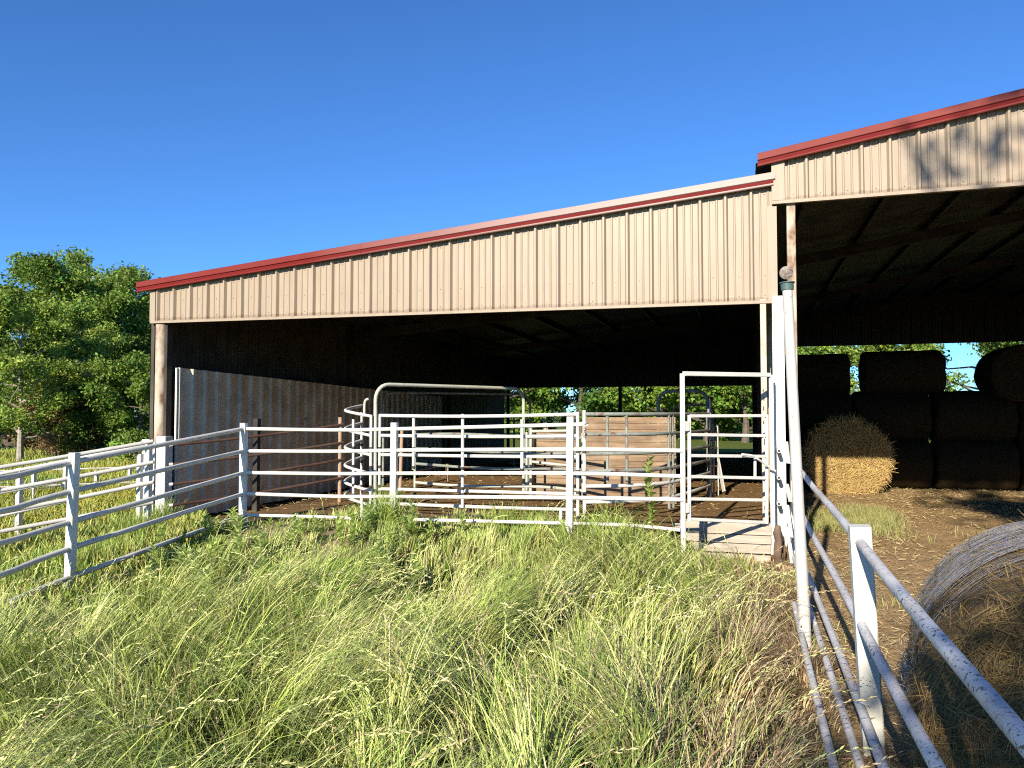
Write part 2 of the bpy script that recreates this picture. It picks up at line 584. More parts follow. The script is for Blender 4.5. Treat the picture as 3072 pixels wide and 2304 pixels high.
# ------------------------------------------------------------------ ground
def make_ground():
    xs = np.concatenate([np.linspace(-300, -40, 14), np.linspace(-36, -9, 22), np.arange(-8.5, 12.01, 0.14), np.linspace(13, 40, 20), np.linspace(50, 300, 12)])
    ys = np.concatenate([np.linspace(-120, -10, 10), np.linspace(-6, 1.0, 8), np.arange(1.2, 16.01, 0.12), np.linspace(16.5, 34, 40), np.linspace(36, 80, 20), np.linspace(95, 420, 14)])
    X, Y = np.meshgrid(xs, ys)
    Z = ground_h(X, Y)
    V = np.stack([X, Y, Z], -1).reshape(-1, 3)
    nx, ny = len(xs), len(ys)
    idx = np.arange(nx * ny).reshape(ny, nx)
    Q = np.stack([idx[:-1, :-1], idx[:-1, 1:], idx[1:, 1:], idx[1:, :-1]], -1).reshape(-1, 4)
    a, d = bcoord(V[:, 0], V[:, 1])
    soil = np.array([0.045, 0.04, 0.018]); dirt = np.array([0.42, 0.31, 0.19]); barn = np.array([0.27, 0.165, 0.075])
    field = np.array([0.15, 0.19, 0.045]); strawy = np.array([0.52, 0.345, 0.17])
    n = fbm(V[:, 0] * 0.8, V[:, 1] * 0.8, 5)
    col = np.tile(soil, (len(V), 1))

    def lay(c, w):
        nonlocal col
        col = col * (1 - w[:, None]) + c * w[:, None]
    lay(field, sstep(V[:, 1], 15, 22) * 1.0)
    lay(field, sstep(-V[:, 0], 5.2, 7))
    fx = 0.555 + 0.304 * V[:, 1]
    lay(strawy, sstep(V[:, 0] - fx, -0.5, 0.2) * (1 - sstep(d, 17, 20)) * (1 - sstep(V[:, 0], 16, 24)))
    lay(barn, sstep(a, 0.0, 0.4) * sstep(d, -1.2, -0.4) * (1 - sstep(d, 18, 19.5)) * (1 - sstep(a, 9.0, 9.2)))
    # bare earth along the left fence and under the front fence
    bare = sstep(n, 0.42, 0.62) * np.exp(-((d + 2.3) / 0.9) ** 2) * sstep(a, 0.4, 1.5) * (1 - sstep(a, 7.0, 8.2))
    lay(dirt, np.clip(bare * 1.0, 0, 1))
    bare2 = sstep(n, 0.40, 0.58) * np.exp(-((a - 2.2) / 0.9) ** 2) * sstep(d, -5.5, -4) * (1 - sstep(d, -1.6, -1.2))
    lay(dirt, np.clip(bare2, 0, 1))
    o = np_mesh('ground', V, Q, 'ground', col, smooth=True)
    o['kind'] = 'structure'
    return o


make_ground()

# ------------------------------------------------------------------ barn
barn = thing('barn', 'tan ribbed metal barn with red roof trim and an open lean-to front', 'barn', B(4.5, 0, 0))


def prof(x0, x1, phase=0.0, h=0.046, plain=False):
    pts = []
    k0 = int(math.floor((x0 - phase) / RIB)) - 1
    k1 = int(math.ceil((x1 - phase) / RIB)) + 1
    for k in range(k0, k1 + 1):
        c = phase + k * RIB
        for dx, y in (((-0.060, 0), (-0.028, h), (0.028, h), (0.060, 0)) if plain else ((-0.032, 0), (-0.011, h), (0.011, h), (0.032, 0))):
            pts.append((c + dx, y))
        for mc in (() if plain else (0.105, 0.2)):
            for dx, y in ((-0.015, 0), (-0.006, 0.012), (0.006, 0.012), (0.015, 0)):
                pts.append((c + mc + dx, y))
    out = []
    xs = [p[0] for p in pts]; ys = [p[1] for p in pts]
    out.append((x0, float(np.interp(x0, xs, ys))))
    out += [p for p in pts if x0 + 1e-4 < p[0] < x1 - 1e-4]
    out.append((x1, float(np.interp(x1, xs, ys))))
    return out


def sheet(name, origin, along, normal, x0, x1, zb, zt, mat, parent, phase=0.0, h=0.046, wob=0.0, plain=False):
    """vertical ribbed sheet: x runs along, ribs stick out along normal, zb/zt are functions of x"""
    mb = MB()
    P = prof(x0, x1, phase, h, plain)
    al = Vector(along); no = Vector(normal); og = Vector(origin)
    mb.uv = []
    for x, y in P:
        b, t = zb(x), zt(x)
        yy = y + wob * math.sin(x * 2.1)
        q = og + al * x + no * yy
        mb.v.append((q.x, q.y, og.z + b)); mb.uv.append((x, 0.0))
        mb.v.append((q.x, q.y, og.z + t)); mb.uv.append((x, t - b))
    flip = al.cross(Vector((0, 0, 1))).dot(no) < 0
    for i in range(len(P) - 1):
        q = (2 * i, 2 * i + 2, 2 * i + 3, 2 * i + 1)
        mb.f.append(q[::-1] if flip else q)
    return mb.build(name, mat, parent)


U3 = Vector((UX, UY, 0)); V3 = Vector((VX, VY, 0))
ZB = lambda a: 3.10 - 0.0073 * a            # lower edge of the lean-to gable
ZT = lambda a: 3.607 + 0.0925 * a           # its upper edge
UB = lambda a: 4.235
UT = lambda a: 4.71 + 0.16 * (a - 9.1) if a <= 15.2 else 4.71 + 0.16 * 6.1 - 0.16 * (a - 15.2)
A_L, A_R, A_E = -0.12, 9.10, 21.3
D_E = 18.3

# front gable sheets, three ribs each
lap_n = 0
x = A_L
while x < A_R - 0.01:
    x1 = min(x + 3 * RIB + (0.12 if x < 0 else 0), A_R)
    if A_R - x1 < 0.2:
        x1 = A_R
    lap_n += 1
    sheet('gable_panel', B(0, -0.004 * (lap_n % 2), 0), U3, -V3, x - 0.02 * (lap_n % 2), x1 + 0.02 * (lap_n % 2) * (x1 < A_R), lambda q: ZB(q) + 0.012, lambda q: ZT(q) + 0.03, 'tan', barn)
    x = x1
x = A_R + 0.02
while x < A_E - 0.01:
    x1 = min(x + 3 * RIB, A_E)
    segs = [(x, x1)] if not (x < 15.2 < x1) else [(x, 15.2), (15.2, x1)]
    for s0, s1 in segs:
        sheet('gable_panel', B(0, -0.035, 0), U3, -V3, s0, s1, lambda q: UB(q) + 0.012, lambda q: UT(q) + 0.03, 'tan', barn, phase=30.1 * RIB)
    x = x1


def strip(name, pts_bottom, prof_, mat, parent, lap=0.0):
    """extrude a (out, up) profile along the straight line pts_bottom[0] -> pts_bottom[1]"""
    p0, p1 = Vector(pts_bottom[0]), Vector(pts_bottom[1])
    mb = MB()
    for p in (p0, p1):
        for o, u in prof_:
            q = p - V3 * o
            mb.v.append((q.x, q.y, q.z + u))
    k = len(prof_)
    for i in range(k):
        j = (i + 1) % k
        mb.f.append((i, j, k + j, k + i))
    mb.f.append(tuple(range(k - 1, -1, -1)))
    mb.f.append(tuple(range(k, 2 * k)))
    return mb.build(name, mat, parent)


# bottom flashing of both gables
strip('header_trim', (B(A_L, 0, ZB(A_L)), B(A_R + 0.03, 0, ZB(A_R))), [(0.0, -0.02), (0.05, -0.02), (0.05, 0.015), (0.035, 0.022), (0.0, 0.022)], 'tan_trim', barn)
strip('header_trim', (B(A_R - 0.02, -0.035, UB(0)), B(A_E, -0.035, UB(0))), [(0.0, -0.02), (0.05, -0.02), (0.05, 0.018), (0.035, 0.026), (0.0, 0.026)], 'tan_trim', barn)
# corner flashings
mbx = MB().frame_box(B(A_L + 0.035, -0.02, (ZB(0) + ZT(0)) / 2), U3 * 0.05, V3 * 0.022, Vector((0, 0, (ZT(0) - ZB(0)) / 2 - 0.012)))
mbx.build('corner_trim', 'tan_trim', barn)
mbx = MB().frame_box(B(A_R + 0.055, -0.06, (UB(0) + UT(9.1)) / 2 + 0.02), U3 * 0.075, V3 * 0.03, Vector((0, 0, (UT(9.1) - UB(0)) / 2)))
mbx.build('corner_trim', 'tan_trim', barn)
mbx = MB().frame_box(B(A_R - 0.02, -0.03, (ZB(9) + 4.2) / 2), U3 * 0.055, V3 * 0.012, Vector((0, 0, (4.2 - ZB(9)) / 2)))
mbx.build('corner_trim', 'tan_trim', barn)

# washer-head screws holding the sheets
scr = MB()
for row in (0.09, 0.33):
    a_ = 0.152
    while a_ < A_R:
        z_ = ZB(a_) + row
        if z_ < ZT(a_) - 0.06:
            scr.frame_box(B(a_, -0.006, z_), U3 * 0.005, V3 * 0.006, Vector((0, 0, 0.005)))
        a_ += RIB
a_ = 0.152
while a_ < A_R:
    scr.frame_box(B(a_, -0.006, ZT(a_) - 0.07), U3 * 0.005, V3 * 0.006, Vector((0, 0, 0.005)))
    a_ += RIB
a_ = 30.1 * RIB + 0.152
while a_ < 15:
    for z_ in (UB(a_) + 0.09, UT(a_) - 0.07):
        scr.frame_box(B(a_, -0.042, z_), U3 * 0.005, V3 * 0.006, Vector((0, 0, 0.005)))
    a_ += RIB
scr.build('screw_heads', 'tan_trim', barn, kind='stuff')

# rake trims: tall faded face, recessed dark lip, thin drip edge
FACE = [(0.0, 0.060), (0.062, 0.060), (0.075, 0.068), (0.060, 0.150), (0.040, 0.160), (0.0, 0.160)]
LIP = [(0.0, 0.018), (0.052, 0.018), (0.058, 0.058), (0.0, 0.058)]
DRIP = [(0.0, 0.0), (0.06, -0.006), (0.066, 0.002), (0.060, 0.016), (0.0, 0.016)]


def rake(a0, a1, zf, mats, dd, cuts):
    seg = [a0] + cuts + [a1]
    for i in range(len(seg) - 1):
        s0, s1 = seg[i], seg[i + 1]
        off = 0.003 * (i % 2)
        t = strip('rake_trim', (B(s0, dd - off, zf(s0)), B(s1 + 0.02, dd - off, zf(s1 + 0.02))), FACE, mats[i], barn)
        strip('trim_lip', (B(s0, dd - off, zf(s0)), B(s1, dd - off, zf(s1))), LIP, 'red_lip', t)
        strip('drip_edge', (B(s0, dd - off, zf(s0)), B(s1, dd - off, zf(s1))), DRIP, mats[i], t)


rake(-0.34, A_R, ZT, ['red_fade'] * 5, -0.045, [2.9, 3.55, 5.35, 6.35])
rake(8.92, 15.2, UT, ['red_up', 'red_up'], -0.08, [12.1])
rake(15.2, A_E + 0.3, UT, ['red_up'], -0.08, [])

# roofs: ribbed sheets running up the slope, seen mostly from below
def roof_sheets(a0, a1, zf, lift, mat):
    d = -0.06
    while d < D_E + 0.1:
        d1 = min(d + 0.9144, D_E + 0.15)
        mb = MB()
        P = prof(d, d1, 0.1)
        for y, h in P:
            for a_ in (a0, a1):
                q = B(a_, y, zf(a_) + lift + h)
                mb.v.append(tuple(q))
        for i in range(len(P) - 1):
            mb.f.append((2 * i, 2 * i + 1, 2 * i + 3, 2 * i + 2))
        mb.build('roof_sheet', mat, barn)
        d = d1


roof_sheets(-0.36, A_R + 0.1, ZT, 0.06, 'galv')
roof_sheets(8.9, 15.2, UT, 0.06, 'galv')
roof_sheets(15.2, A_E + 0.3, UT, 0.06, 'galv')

# frame: rafters across, purlins in depth
for d in (0.12, 6.1, 12.2, D_E - 0.1):
    MB().beam(B(-0.05, d, ZT(-0.05) - 0.16), B(A_R, d, ZT(A_R) - 0.16), 0.1, 0.2).build('rafter', 'dark_steel', barn)
    MB().beam(B(A_R + 0.1, d, UT(9.2) - 0.16), B(15.2, d, UT(15.2) - 0.16), 0.1, 0.2).build('rafter', 'dark_steel', barn)
    MB().beam(B(15.2, d, UT(15.2) - 0.16), B(A_E, d, UT(A_E) - 0.16), 0.1, 0.2).build('rafter', 'dark_steel', barn)
for k in range(8):
    a_ = 0.3 + k * 1.22
    MB().beam(B(a_, 0.05, ZT(a_) + 0.0), B(a_, D_E, ZT(a_) + 0.0), 0.06, 0.1).build('purlin', 'galv', barn)
for k in range(10):
    a_ = 9.6 + k * 1.22
    MB().beam(B(a_, 0.05, UT(a_) + 0.0), B(a_, D_E, UT(a_) + 0.0), 0.06, 0.1).build('purlin', 'galv', barn)
# header tubes behind the fascia
MB().beam(B(-0.05, 0.08, 3.16), B(A_R, 0.08, 3.09), 0.08, 0.12).build('header_beam', 'dark_steel', barn)
MB().beam(B(A_R + 0.1, 0.06, 4.30), B(A_E, 0.06, 4.30), 0.08, 0.12).build('header_beam', 'dark_steel', barn)

# left wall, wall between lean-to and hay barn, far right wall
d = 0.0
while d < D_E - 0.01:
    d1 = min(d + 0.9144, D_E)
    sheet('wall_panel', B(-0.10, 0, 0), V3, -U3, d, d1, lambda q: -0.02, lambda q: ZT(-0.1) + 0.08, 'wall_grey', barn)
    sheet('wall_panel', B(A_R + 0.03, 0, 0), V3, -U3, max(d, 0.1), d1, lambda q: -0.02, lambda q: UT(9.13), 'tan', barn)
    sheet('wall_panel', B(A_E, 0, 0), V3, U3, d, d1, lambda q: -0.02, lambda q: UT(A_E) + 0.02, 'tan', barn)
    d = d1
# back gables over the rear openings
x = A_L
while x < A_R - 0.01:
    x1 = min(x + 3 * RIB, A_R)
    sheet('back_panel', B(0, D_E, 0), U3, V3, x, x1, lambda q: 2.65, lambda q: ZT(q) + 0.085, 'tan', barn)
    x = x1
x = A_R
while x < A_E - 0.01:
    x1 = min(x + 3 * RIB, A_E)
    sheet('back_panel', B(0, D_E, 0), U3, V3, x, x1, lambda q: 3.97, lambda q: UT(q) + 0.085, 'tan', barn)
    x = x1

# posts
p = B(0.02, 0.02)
MB().tube([B(0.04, 0.03, -0.3), B(0.04, 0.03, 3.06)], 0.088, 14).build('post', 'rusty_column', barn, True)
MB().frame_box(B(0.155, 0.05, 1.5), U3 * 0.024, V3 * 0.06, Vector((0, 0, 1.55)), 0.004).build('post_flange', 'dark_steel', barn)
c = B(0.24, -0.1)
MB().frame_box(Vector((c.x, c.y, 0.55)), U3 * 0.085, V3 * 0.085, Vector((0, 0, 0.78)), 0.008).build('post', 'white_post', barn)
for d in (6.1, 12.2, D_E):
    for a_ in (0.05, A_R - 0.08):
        MB().beam(B(a_, d, -0.2), B(a_, d, ZT(a_) - 0.05), 0.1, 0.1).build('post', 'dark_steel', barn)
for a_ in (4.35,):
    MB().beam(B(a_, D_E, 0), B(a_, D_E, 2.8), 0.12, 0.12).build('post', 'dark_steel', barn)
MB().beam(B(17.6, D_E, 0), B(17.6, D_E, 4.1), 0.14, 0.14).build('post', 'dark_steel', barn)
MB().beam(B(A_E - 0.1, 0.05, -0.2), B(A_E - 0.1, 0.05, 4.3), 0.14, 0.14).build('post', 'dark_steel', barn)
# white channel column at the junction, rusty upper column beside it
col_o = MB().frame_box(B(9.13, -0.10, 1.5), U3 * 0.058, V3 * 0.05, Vector((0, 0, 1.585)), 0.006).build('column', 'mossy_post', barn)
MB().frame_box(B(9.075, -0.17, 1.5), U3 * 0.012, V3 * 0.02, Vector((0, 0, 1.57)), 0.003).build('column_lip', 'white_post', col_o)
MB().frame_box(B(9.185, -0.17, 1.5), U3 * 0.012, V3 * 0.02, Vector((0, 0, 1.57)), 0.003).build('column_lip', 'white_post', col_o)
MB().frame_box(B(9.30, 0.02, 2.05), U3 * 0.05, V3 * 0.05, Vector((0, 0, 2.22)), 0.006).build('column', 'rusty_column', barn)
jm = MB().frame_box(B(8.965, 0.02, 1.65), U3 * 0.035, V3 * 0.06, Vector((0, 0, 1.42)), 0.005).build('jamb_board', 'jamb', barn)
for k in range(12):
    z = 0.55 + k * 0.13 + random.uniform(-0.03, 0.03)
    MB().frame_box(B(8.965 + random.uniform(-0.012, 0.012), -0.0405, z), U3 * 0.006, V3 * 0.0015, Vector((0, 0, random.uniform(0.012, 0.035)))).build('nail_slot', 'hole', jm)

# loose grey sheets lining the left side of the lean-to
inner = thing('lining_wall', 'grey white ribbed sheet lining standing inside the left of the lean-to', 'wall', B(0.22, 0.2, 0))
d = 0.15
tops = lambda q: 2.40 - 0.022 * q
n_ = 0
while d < 11.0:
    d1 = d + 0.9144
    sheet('lining_panel', B(0.235, 0, 0), V3, U3, d, d1, lambda q: 0.02 + random.uniform(-0.01, 0.01), tops, 'grey_sheet', inner, h=0.04, phase=0.2, plain=True)
    d = d1
MB().frame_box(B(0.245, 0.13, 1.2), U3 * 0.016, V3 * 0.012, Vector((0, 0, 1.19)), 0.002).build('edge_trim', 'white_post', inner)
for z in (0.5, 1.5, 2.2):
    MB().beam(B(0.205, 0.2, z), B(0.205, 10.9, z - 0.1), 0.04, 0.08).build('girt', 'dark_steel', inner)

# white boards leaning against the corner post
for k, (x0, dz, tl) in enumerate(((-0.06, 1.28, 0.09), (0.06, 1.24, 0.02))):
    bb = B(x0, -0.14)
    o = MB().beam(Vector((bb.x, bb.y, gz(bb.x, bb.y) - 0.03)), B(x0 - tl, -0.10, dz), 0.055, 0.02).build('leaning_board', 'white_post')
    tag(o, 'narrow white board leaning on the corner post, %s' % ('left one of the pair' if k == 0 else 'right one of the pair'), 'board', 'boards leaning on the barn corner post')

# ------------------------------------------------------------------ fences
def sag(p0, p1, n=6, s=0.01):
    out = []
    for i in range(n + 1):
        t = i / n
        q = Vector(p0).lerp(Vector(p1), t)
        q.z -= s * 4 * t * (1 - t)
        out.append(q)
    return out


def smoothline(pts, n=6):
    """Catmull-Rom through points"""
    P = [Vector(p) for p in pts]
    P = [P[0] * 2 - P[1]] + P + [P[-1] * 2 - P[-2]]
    out = []
    for i in range(1, len(P) - 2):
        for k in range(n):
            t = k / n
            a_, b_, c_, d_ = P[i - 1], P[i], P[i + 1], P[i + 2]
            out.append(0.5 * ((2 * b_) + (c_ - a_) * t + (2 * a_ - 5 * b_ + 4 * c_ - d_) * t * t + (3 * b_ - a_ - 3 * c_ + d_) * t ** 3))
    out.append(P[-2])
    return out


def ring_end(parent, p, dirv, r):
    """hollow pipe end"""
    p = Vector(p); dirv = Vector(dirv).normalized()
    MB().tube([p, p + dirv * 0.012], r * 0.72, 12).build('pipe_bore', 'hole', parent, True)


# front fence: left run, corner, run along the barn front to the gate post
fa = thing('pipe_fence', 'white five-rail pipe fence turning a corner in front of the lean-to', 'fence', at(732, 1545, 9.6))
nodes = [(-90, 4.9), (0, 6.4), (216, 7.24), (732, 9.6)]
rail_px = [   # rows of the five rails at those four nodes
    (1462, 1436, 1387, 1286), (1590, 1535, 1474, 1353), (1712, 1630, 1565, 1418), (1838, 1726, 1644, 1481), (None, None, 1731, 1545)]
for r_i, rows in enumerate(rail_px):
    pts = []
    for (px, Y), ry in zip(nodes, rows):
        if ry is None:
            continue
        if px < 0:
            pts.append(Vector((-4.12, Y, at(0, ry, Y).z if False else EYE - (ry - HOR) / F_PX * Y * 1.0)))
        else:
            pts.append(at(px, ry, Y))
    if r_i == 4:
        e = at(30, 1806, 6.5)
        pts = [e] + pts
    MB().tube(smoothline(pts, 6), 0.026, 10).build('rail', 'left_pipe', fa, True)
run = [(732, 9.6), (1000, 9.48), (1184, 9.16), (1710, 8.4)]
rows5 = [(1286, 1290, 1287, 1274), (1353, 1354, 1351, 1348), (1418, 1421, 1420, 1420), (1481, 1489, 1490, 1493), (1545, 1552, 1558, 1570)]
ends5 = [None, 1352, 1429, 1499, None]
for r_i, rows in enumerate(rows5):
    pts = [at(px, ry, Y) for (px, Y), ry in zip(run, rows)]
    if r_i == 4:
        MB().tube(smoothline(pts[:2] + [at(1085, 1560, 9.33)], 5), 0.020, 10).build('rail', 'white_pipe', fa, True)
        MB().tube(smoothline([at(1205, 1558, 9.12), at(1710, 1570, 8.4), at(1900, 1577, 8.3), at(2040, 1590, 8.22)], 5), 0.020, 10).build('rail', 'white_pipe', fa, True)
        continue
    if r_i == 0:
        pts = pts + [at(1732, 1273, 8.38)]
    else:
        pts = pts + [at(2050, ends5[r_i], 8.2)]
    MB().tube(smoothline(pts, 5), 0.0225, 10).build('rail', 'white_pipe', fa, True)
for px, ty, by, Y, w in ((732, 1269, 1570, 9.6, 0.075), (1184, 1268, 1570, 9.16, 0.075), (1712, 1250, 1620, 8.4, 0.075)):
    t_, b_ = at(px, ty, Y), at(px - 4, by, Y)
    b_.z = gz(b_.x, b_.y) - 0.1
    MB().beam(b_, t_, w, w, bev=0.006).build('post', 'white_post', fa)
t_ = at(224, 1358, 7.24); b_ = at(207, 1770, 7.24); b_.z = gz(b_.x, b_.y) - 0.15
MB().beam(b_, t_, 0.075, 0.075, bev=0.006).build('post', 'white_post', fa)
v0 = at(1085, 1560, 9.33)
MB().tube([Vector((v0.x, v0.y, v0.z - 0.0)), at(1086, 1490, 9.33)], 0.018, 8).build('brace', 'white_pipe', fa, True)
v0 = at(1681, 1565, 8.45)
MB().tube([v0, at(1683, 1530, 8.45)], 0.018, 8).build('brace', 'white_pipe', fa, True)

# fence behind it on the left, with open pipe ends at the barn corner
def back_fence(label, left, right, rows_l, rows_r, r, mat, posts):
    f = thing('pipe_fence', label, 'fence', at(right[0], rows_r[-1], right[1]))
    for a_, b_ in zip(rows_l, rows_r):
        p0 = at(0, a_, left[1]); p1 = at(right[0], b_, right[1])
        d_ = (p0 - p1)
        p00 = p0 + d_ * 0.6
        rl = MB().tube(sag(p00, p1, 8, 0.012), r, 10, cap=True).build('rail', mat, f, True)
        ring_end(rl, p1 - (p0 - p1).normalized() * 0.0, -(p0 - p1), r)
    for px, ty, Y in posts:
        t_ = at(px, ty, Y)
        MB().beam(Vector((t_.x, t_.y, gz(t_.x, t_.y) - 0.1)), t_, 0.07, 0.07).build('post', 'white_post', f)
    return f


back_fence('white pipe fence behind the front one, its hollow rail ends at the barn corner', (0, 9.2), (459, 10.2),
           (1399, 1469, 1535, 1592), (1324, 1387, 1447, 1507), 0.026, 'left_pipe', ((447, 1318, 10.25), (-60, 1400, 9.0)))
back_fence('white pipe fence farthest back of the three left ones, reaching the barn post', (0, 10.6), (440, 11.6),
           (1419, 1476, 1545), (1333, 1390, 1447), 0.024, 'white_pipe', ((60, 1405, 10.75), (421, 1362, 11.65)))

# thin field fence far left
ff = thing('field_fence', 'thin white post and wire fence across the yellow flowered pasture', 'fence', at(300, 1440, 24))
fposts = [(-40, 1428, 14.6), (102, 1419, 15.4), (197, 1398, 16.0), (290, 1412, 17.2), (390, 1400, 18.6), (425, 1368, 16.6), (520, 1390, 20)]
for px, ty, Y in fposts:
    t_ = at(px, ty, Y)
    MB().beam(Vector((t_.x, t_.y, gz(t_.x, t_.y) - 0.1)), t_, 0.07, 0.07).build('post', 'white_post', ff)
for z0 in (0.12, 0.26, 0.42):
    pts = []
    for px, ty, Y in (fposts[0], fposts[1], fposts[3], fposts[4], fposts[6]):
        q = at(px, ty, Y)
        pts.append(Vector((q.x, q.y, gz(q.x, q.y) + z0)))
    MB().tube(pts, 0.007, 6).build('wire', 'old_white', ff, True)
for z0 in (0.30, 0.62):
    pts = []
    for px, ty, Y in (fposts[2], fposts[5]):
        q = at(px, ty, Y)
        pts.append(Vector((q.x, q.y, gz(q.x, q.y) + z0)))
    d_ = pts[0] - pts[1]
    MB().tube([pts[0] + d_ * 0.9, pts[0], pts[1], pts[1] - d_ * 0.4], 0.016, 6).build('rail', 'left_pipe', ff, True)

# right fence, running straight at the barn
FX = lambda Y: 0.555 + 0.304 * Y
fr = thing('pipe_fence', 'flaking white pipe fence running from the near right corner to the barn', 'fence', Vector((FX(3.8), 3.8, 0)))
for zf, off, r, y0, y1, mt in ((lambda Y: 1.00 + 0.011 * Y, 0.0, 0.024, 0.5, 9.0, 'worn_pipe'), (lambda Y: 0.625 + 0.004 * Y, 0.0, 0.023, 0.6, 9.0, 'worn_pipe'),
                               (lambda Y: 0.255 - 0.004 * Y, -0.01, 0.023, 0.7, 8.9, 'worn_pipe')):
    pts = [Vector((FX(Y) + off - 0.0, Y, zf(Y) + 0.006 * math.sin(Y * 1.7))) for Y in np.linspace(y0, y1, 14)]
    MB().tube(pts, r, 14).build('rail', mt, fr, True)
for px0, py0, px1, py1, zz in ((2391, 1846, 2487, 2235, 0.12), (2372, 1640, 2535, 2150, 0.10)):
    q0, q1 = atz(px0, py0, zz + 0.02), atz(px1, py1, zz)
    MB().tube(sag(q0 + (q0 - q1) * 0.15, q1 + (q1 - q0) * 0.25, 6, 0.02), 0.022, 12).build('low_rail', 'worn_pipe', fr, True)
q = Vector((FX(3.85) + 0.09, 3.85, 0))
t_ = at(2578, 1577, 3.85)
po = MB().beam(Vector((t_.x + 0.06, 3.85, -0.2)), t_, 0.098, 0.098, bev=0.006).build('post', 'mossy_post', fr)
MB().frame_box(Vector((FX(8.85) + 0.02, 8.9, 0.6)), U3 * 0.05, V3 * 0.05, Vector((0, 0, 0.75)), 0.006).build('post', 'white_post', fr)
for k, (px0, py0, px1, py1) in enumerate(((2358, 1325, 2365, 1390), (2360, 1452, 2372, 1505), (2361, 1515, 2374, 1612), (2361, 1580, 2377, 1690))):
    a_, b_ = at(px0, py0, 8.75), at(px1, py1, 8.4)
    MB().beam(a_, b_, 0.006, 0.045, up=(1, 0, 0)).build('strap', 'old_white', fr)

# tall leaning post with round cap
tp = thing('tall_post', 'tall chalky white leaning post with a round mottled cap, beside the hay barn opening', 'post', Vector((2.17, 5.55, 0)))
tb, tt = Vector((2.10, 5.55, -0.15)), at(2362, 868, 5.6)
MB().tube([tb, tb.lerp(tt, 0.3), tb.lerp(tt, 0.7), tt], [0.044, 0.042, 0.039, 0.037], 10).build('pole', 'old_white', tp, True)
dv = (tt - tb).normalized()
col_ = MB().tube([tt - dv * 0.005, tt + dv * 0.045], [0.045, 0.046], 14).build('collar', 'teal', tp, True)
MB().tube([tt + dv * 0.045, tt + dv * 0.052], [0.055, 0.055], 14).build('flange', 'teal', col_, True)
cc_ = at(2359, 818, 5.58)
cp = MB()
vd = (Vector((0, 0, EYE)) - cc_).normalized()
cp.tube([cc_ - vd * 0.05, cc_ - vd * 0.01, cc_ + vd * 0.004, cc_ + vd * 0.008], [0.040, 0.048, 0.048, 0.042], 22)
cp.build('round_cap', paint('mottled_cap', (0.30, 0.25, 0.215), (0.07, 0.05, 0.04), 60, 0.46, 0.54), tp, True)
lk = cc_ + Vector((0.135, 0.3, 0.32))

# ------------------------------------------------------------------ cattle panels in the lean-to
def uprights(parent, posts, mat, r=0.022, bands=()):
    for p0, p1 in posts:
        o = MB().tube([p0, p1], r, 10).build('upright', mat, parent, True)
        for z in bands:
            if p0.z < z < p1.z:
                t = (z - p0.z) / (p1.z - p0.z)
                q = p0.lerp(p1, t)
                MB().tube([q - Vector((0, 0, 0.02)), q + Vector((0, 0, 0.02))], r + 0.004, 10).build('band', 'black_band', o, True)


BANDS = (1.19, 0.93, 0.66)
# long front panel
pa = thing('cattle_panel', 'white six-rail cattle panel spanning the middle of the lean-to opening', 'cattle panel', at(1430, 1530, 10.4))
L_, R_e = (1137, 10.85), (1735, 9.95)
for z, bul in ((1.65, 0.0), (1.37, 0.10), (1.10, 0.12), (0.62, 0.10), (0.42, 0.05)):
    p0 = at(L_[0], 1300, L_[1]); p1 = at(R_e[0], 1300, R_e[1])
    pts = []
    for i in range(9):
        t = i / 8
        q = p0.lerp(p1, t)
        q = q + V3 * bul * math.sin(math.pi * t) * 2
        q.z = z - 0.02 * math.sin(math.pi * t) + 0.02 * t
        pts.append(q)
    MB().tube(pts, 0.024, 10).build('rail', 'white_rust_pipe', pa, True)


def up_at(px, ty, by, Y, r=0.022):
    return at(px, ty, Y), at(px, by, Y)


ups = []
for px, Y, tz, bz in ((1139, 10.84, 1.66, 0.3), (1241, 10.72, 1.62, 0.9), (1388, 10.5, 1.67, 0.4), (1566, 10.25, 1.6, 0.9), (1733, 9.95, 1.70, 0.3)):
    q = at(px, 1300, Y)
    ups.append((Vector((q.x, q.y, bz)), Vector((q.x, q.y, tz))))
uprights(pa, ups, 'white_rust_pipe', 0.022, BANDS)

# curved end panel at the left
pc = thing('cattle_panel', 'small white cattle panel with tightly curved rails beside the tan pipe post', 'cattle panel', at(1070, 1520, 11.2))
c0, c1_, c2_ = at(1113, 1300, 10.75), at(1036, 1300, 11.25), at(1085, 1300, 12.0)
for z in (1.64, 1.37, 1.10, 0.84, 0.60, 0.40):
    arc = [c0, c0.lerp(c1_, 0.55) - V3 * 0.03, c1_, c1_.lerp(c2_, 0.5) - U3 * 0.05, c2_]
    pts = [Vector((q.x, q.y, z + 0.01 * i)) for i, q in enumerate(smoothline(arc, 4))]
    MB().tube(pts, 0.022, 10).build('rail', 'white_rust_pipe', pc, True)
uprights(pc, [(Vector((c0.x, c0.y, 0.3)), Vector((c0.x, c0.y, 1.66))),
              (Vector((c2_.x, c2_.y, 0.32)), Vector((c2_.x, c2_.y, 1.7))),
              (at(1060, 1500, 11.0), at(1060, 1258, 11.0))], 'white_rust_pipe', 0.02, BANDS)
hk = [at(1093, 1250, 11.4), at(1094, 1212, 11.4), at(1098, 1200, 11.4), at(1106, 1197, 11.4)]
MB().tube(smoothline(hk, 4), 0.02, 10).build('hook', 'pale_green_pipe', pc, True)

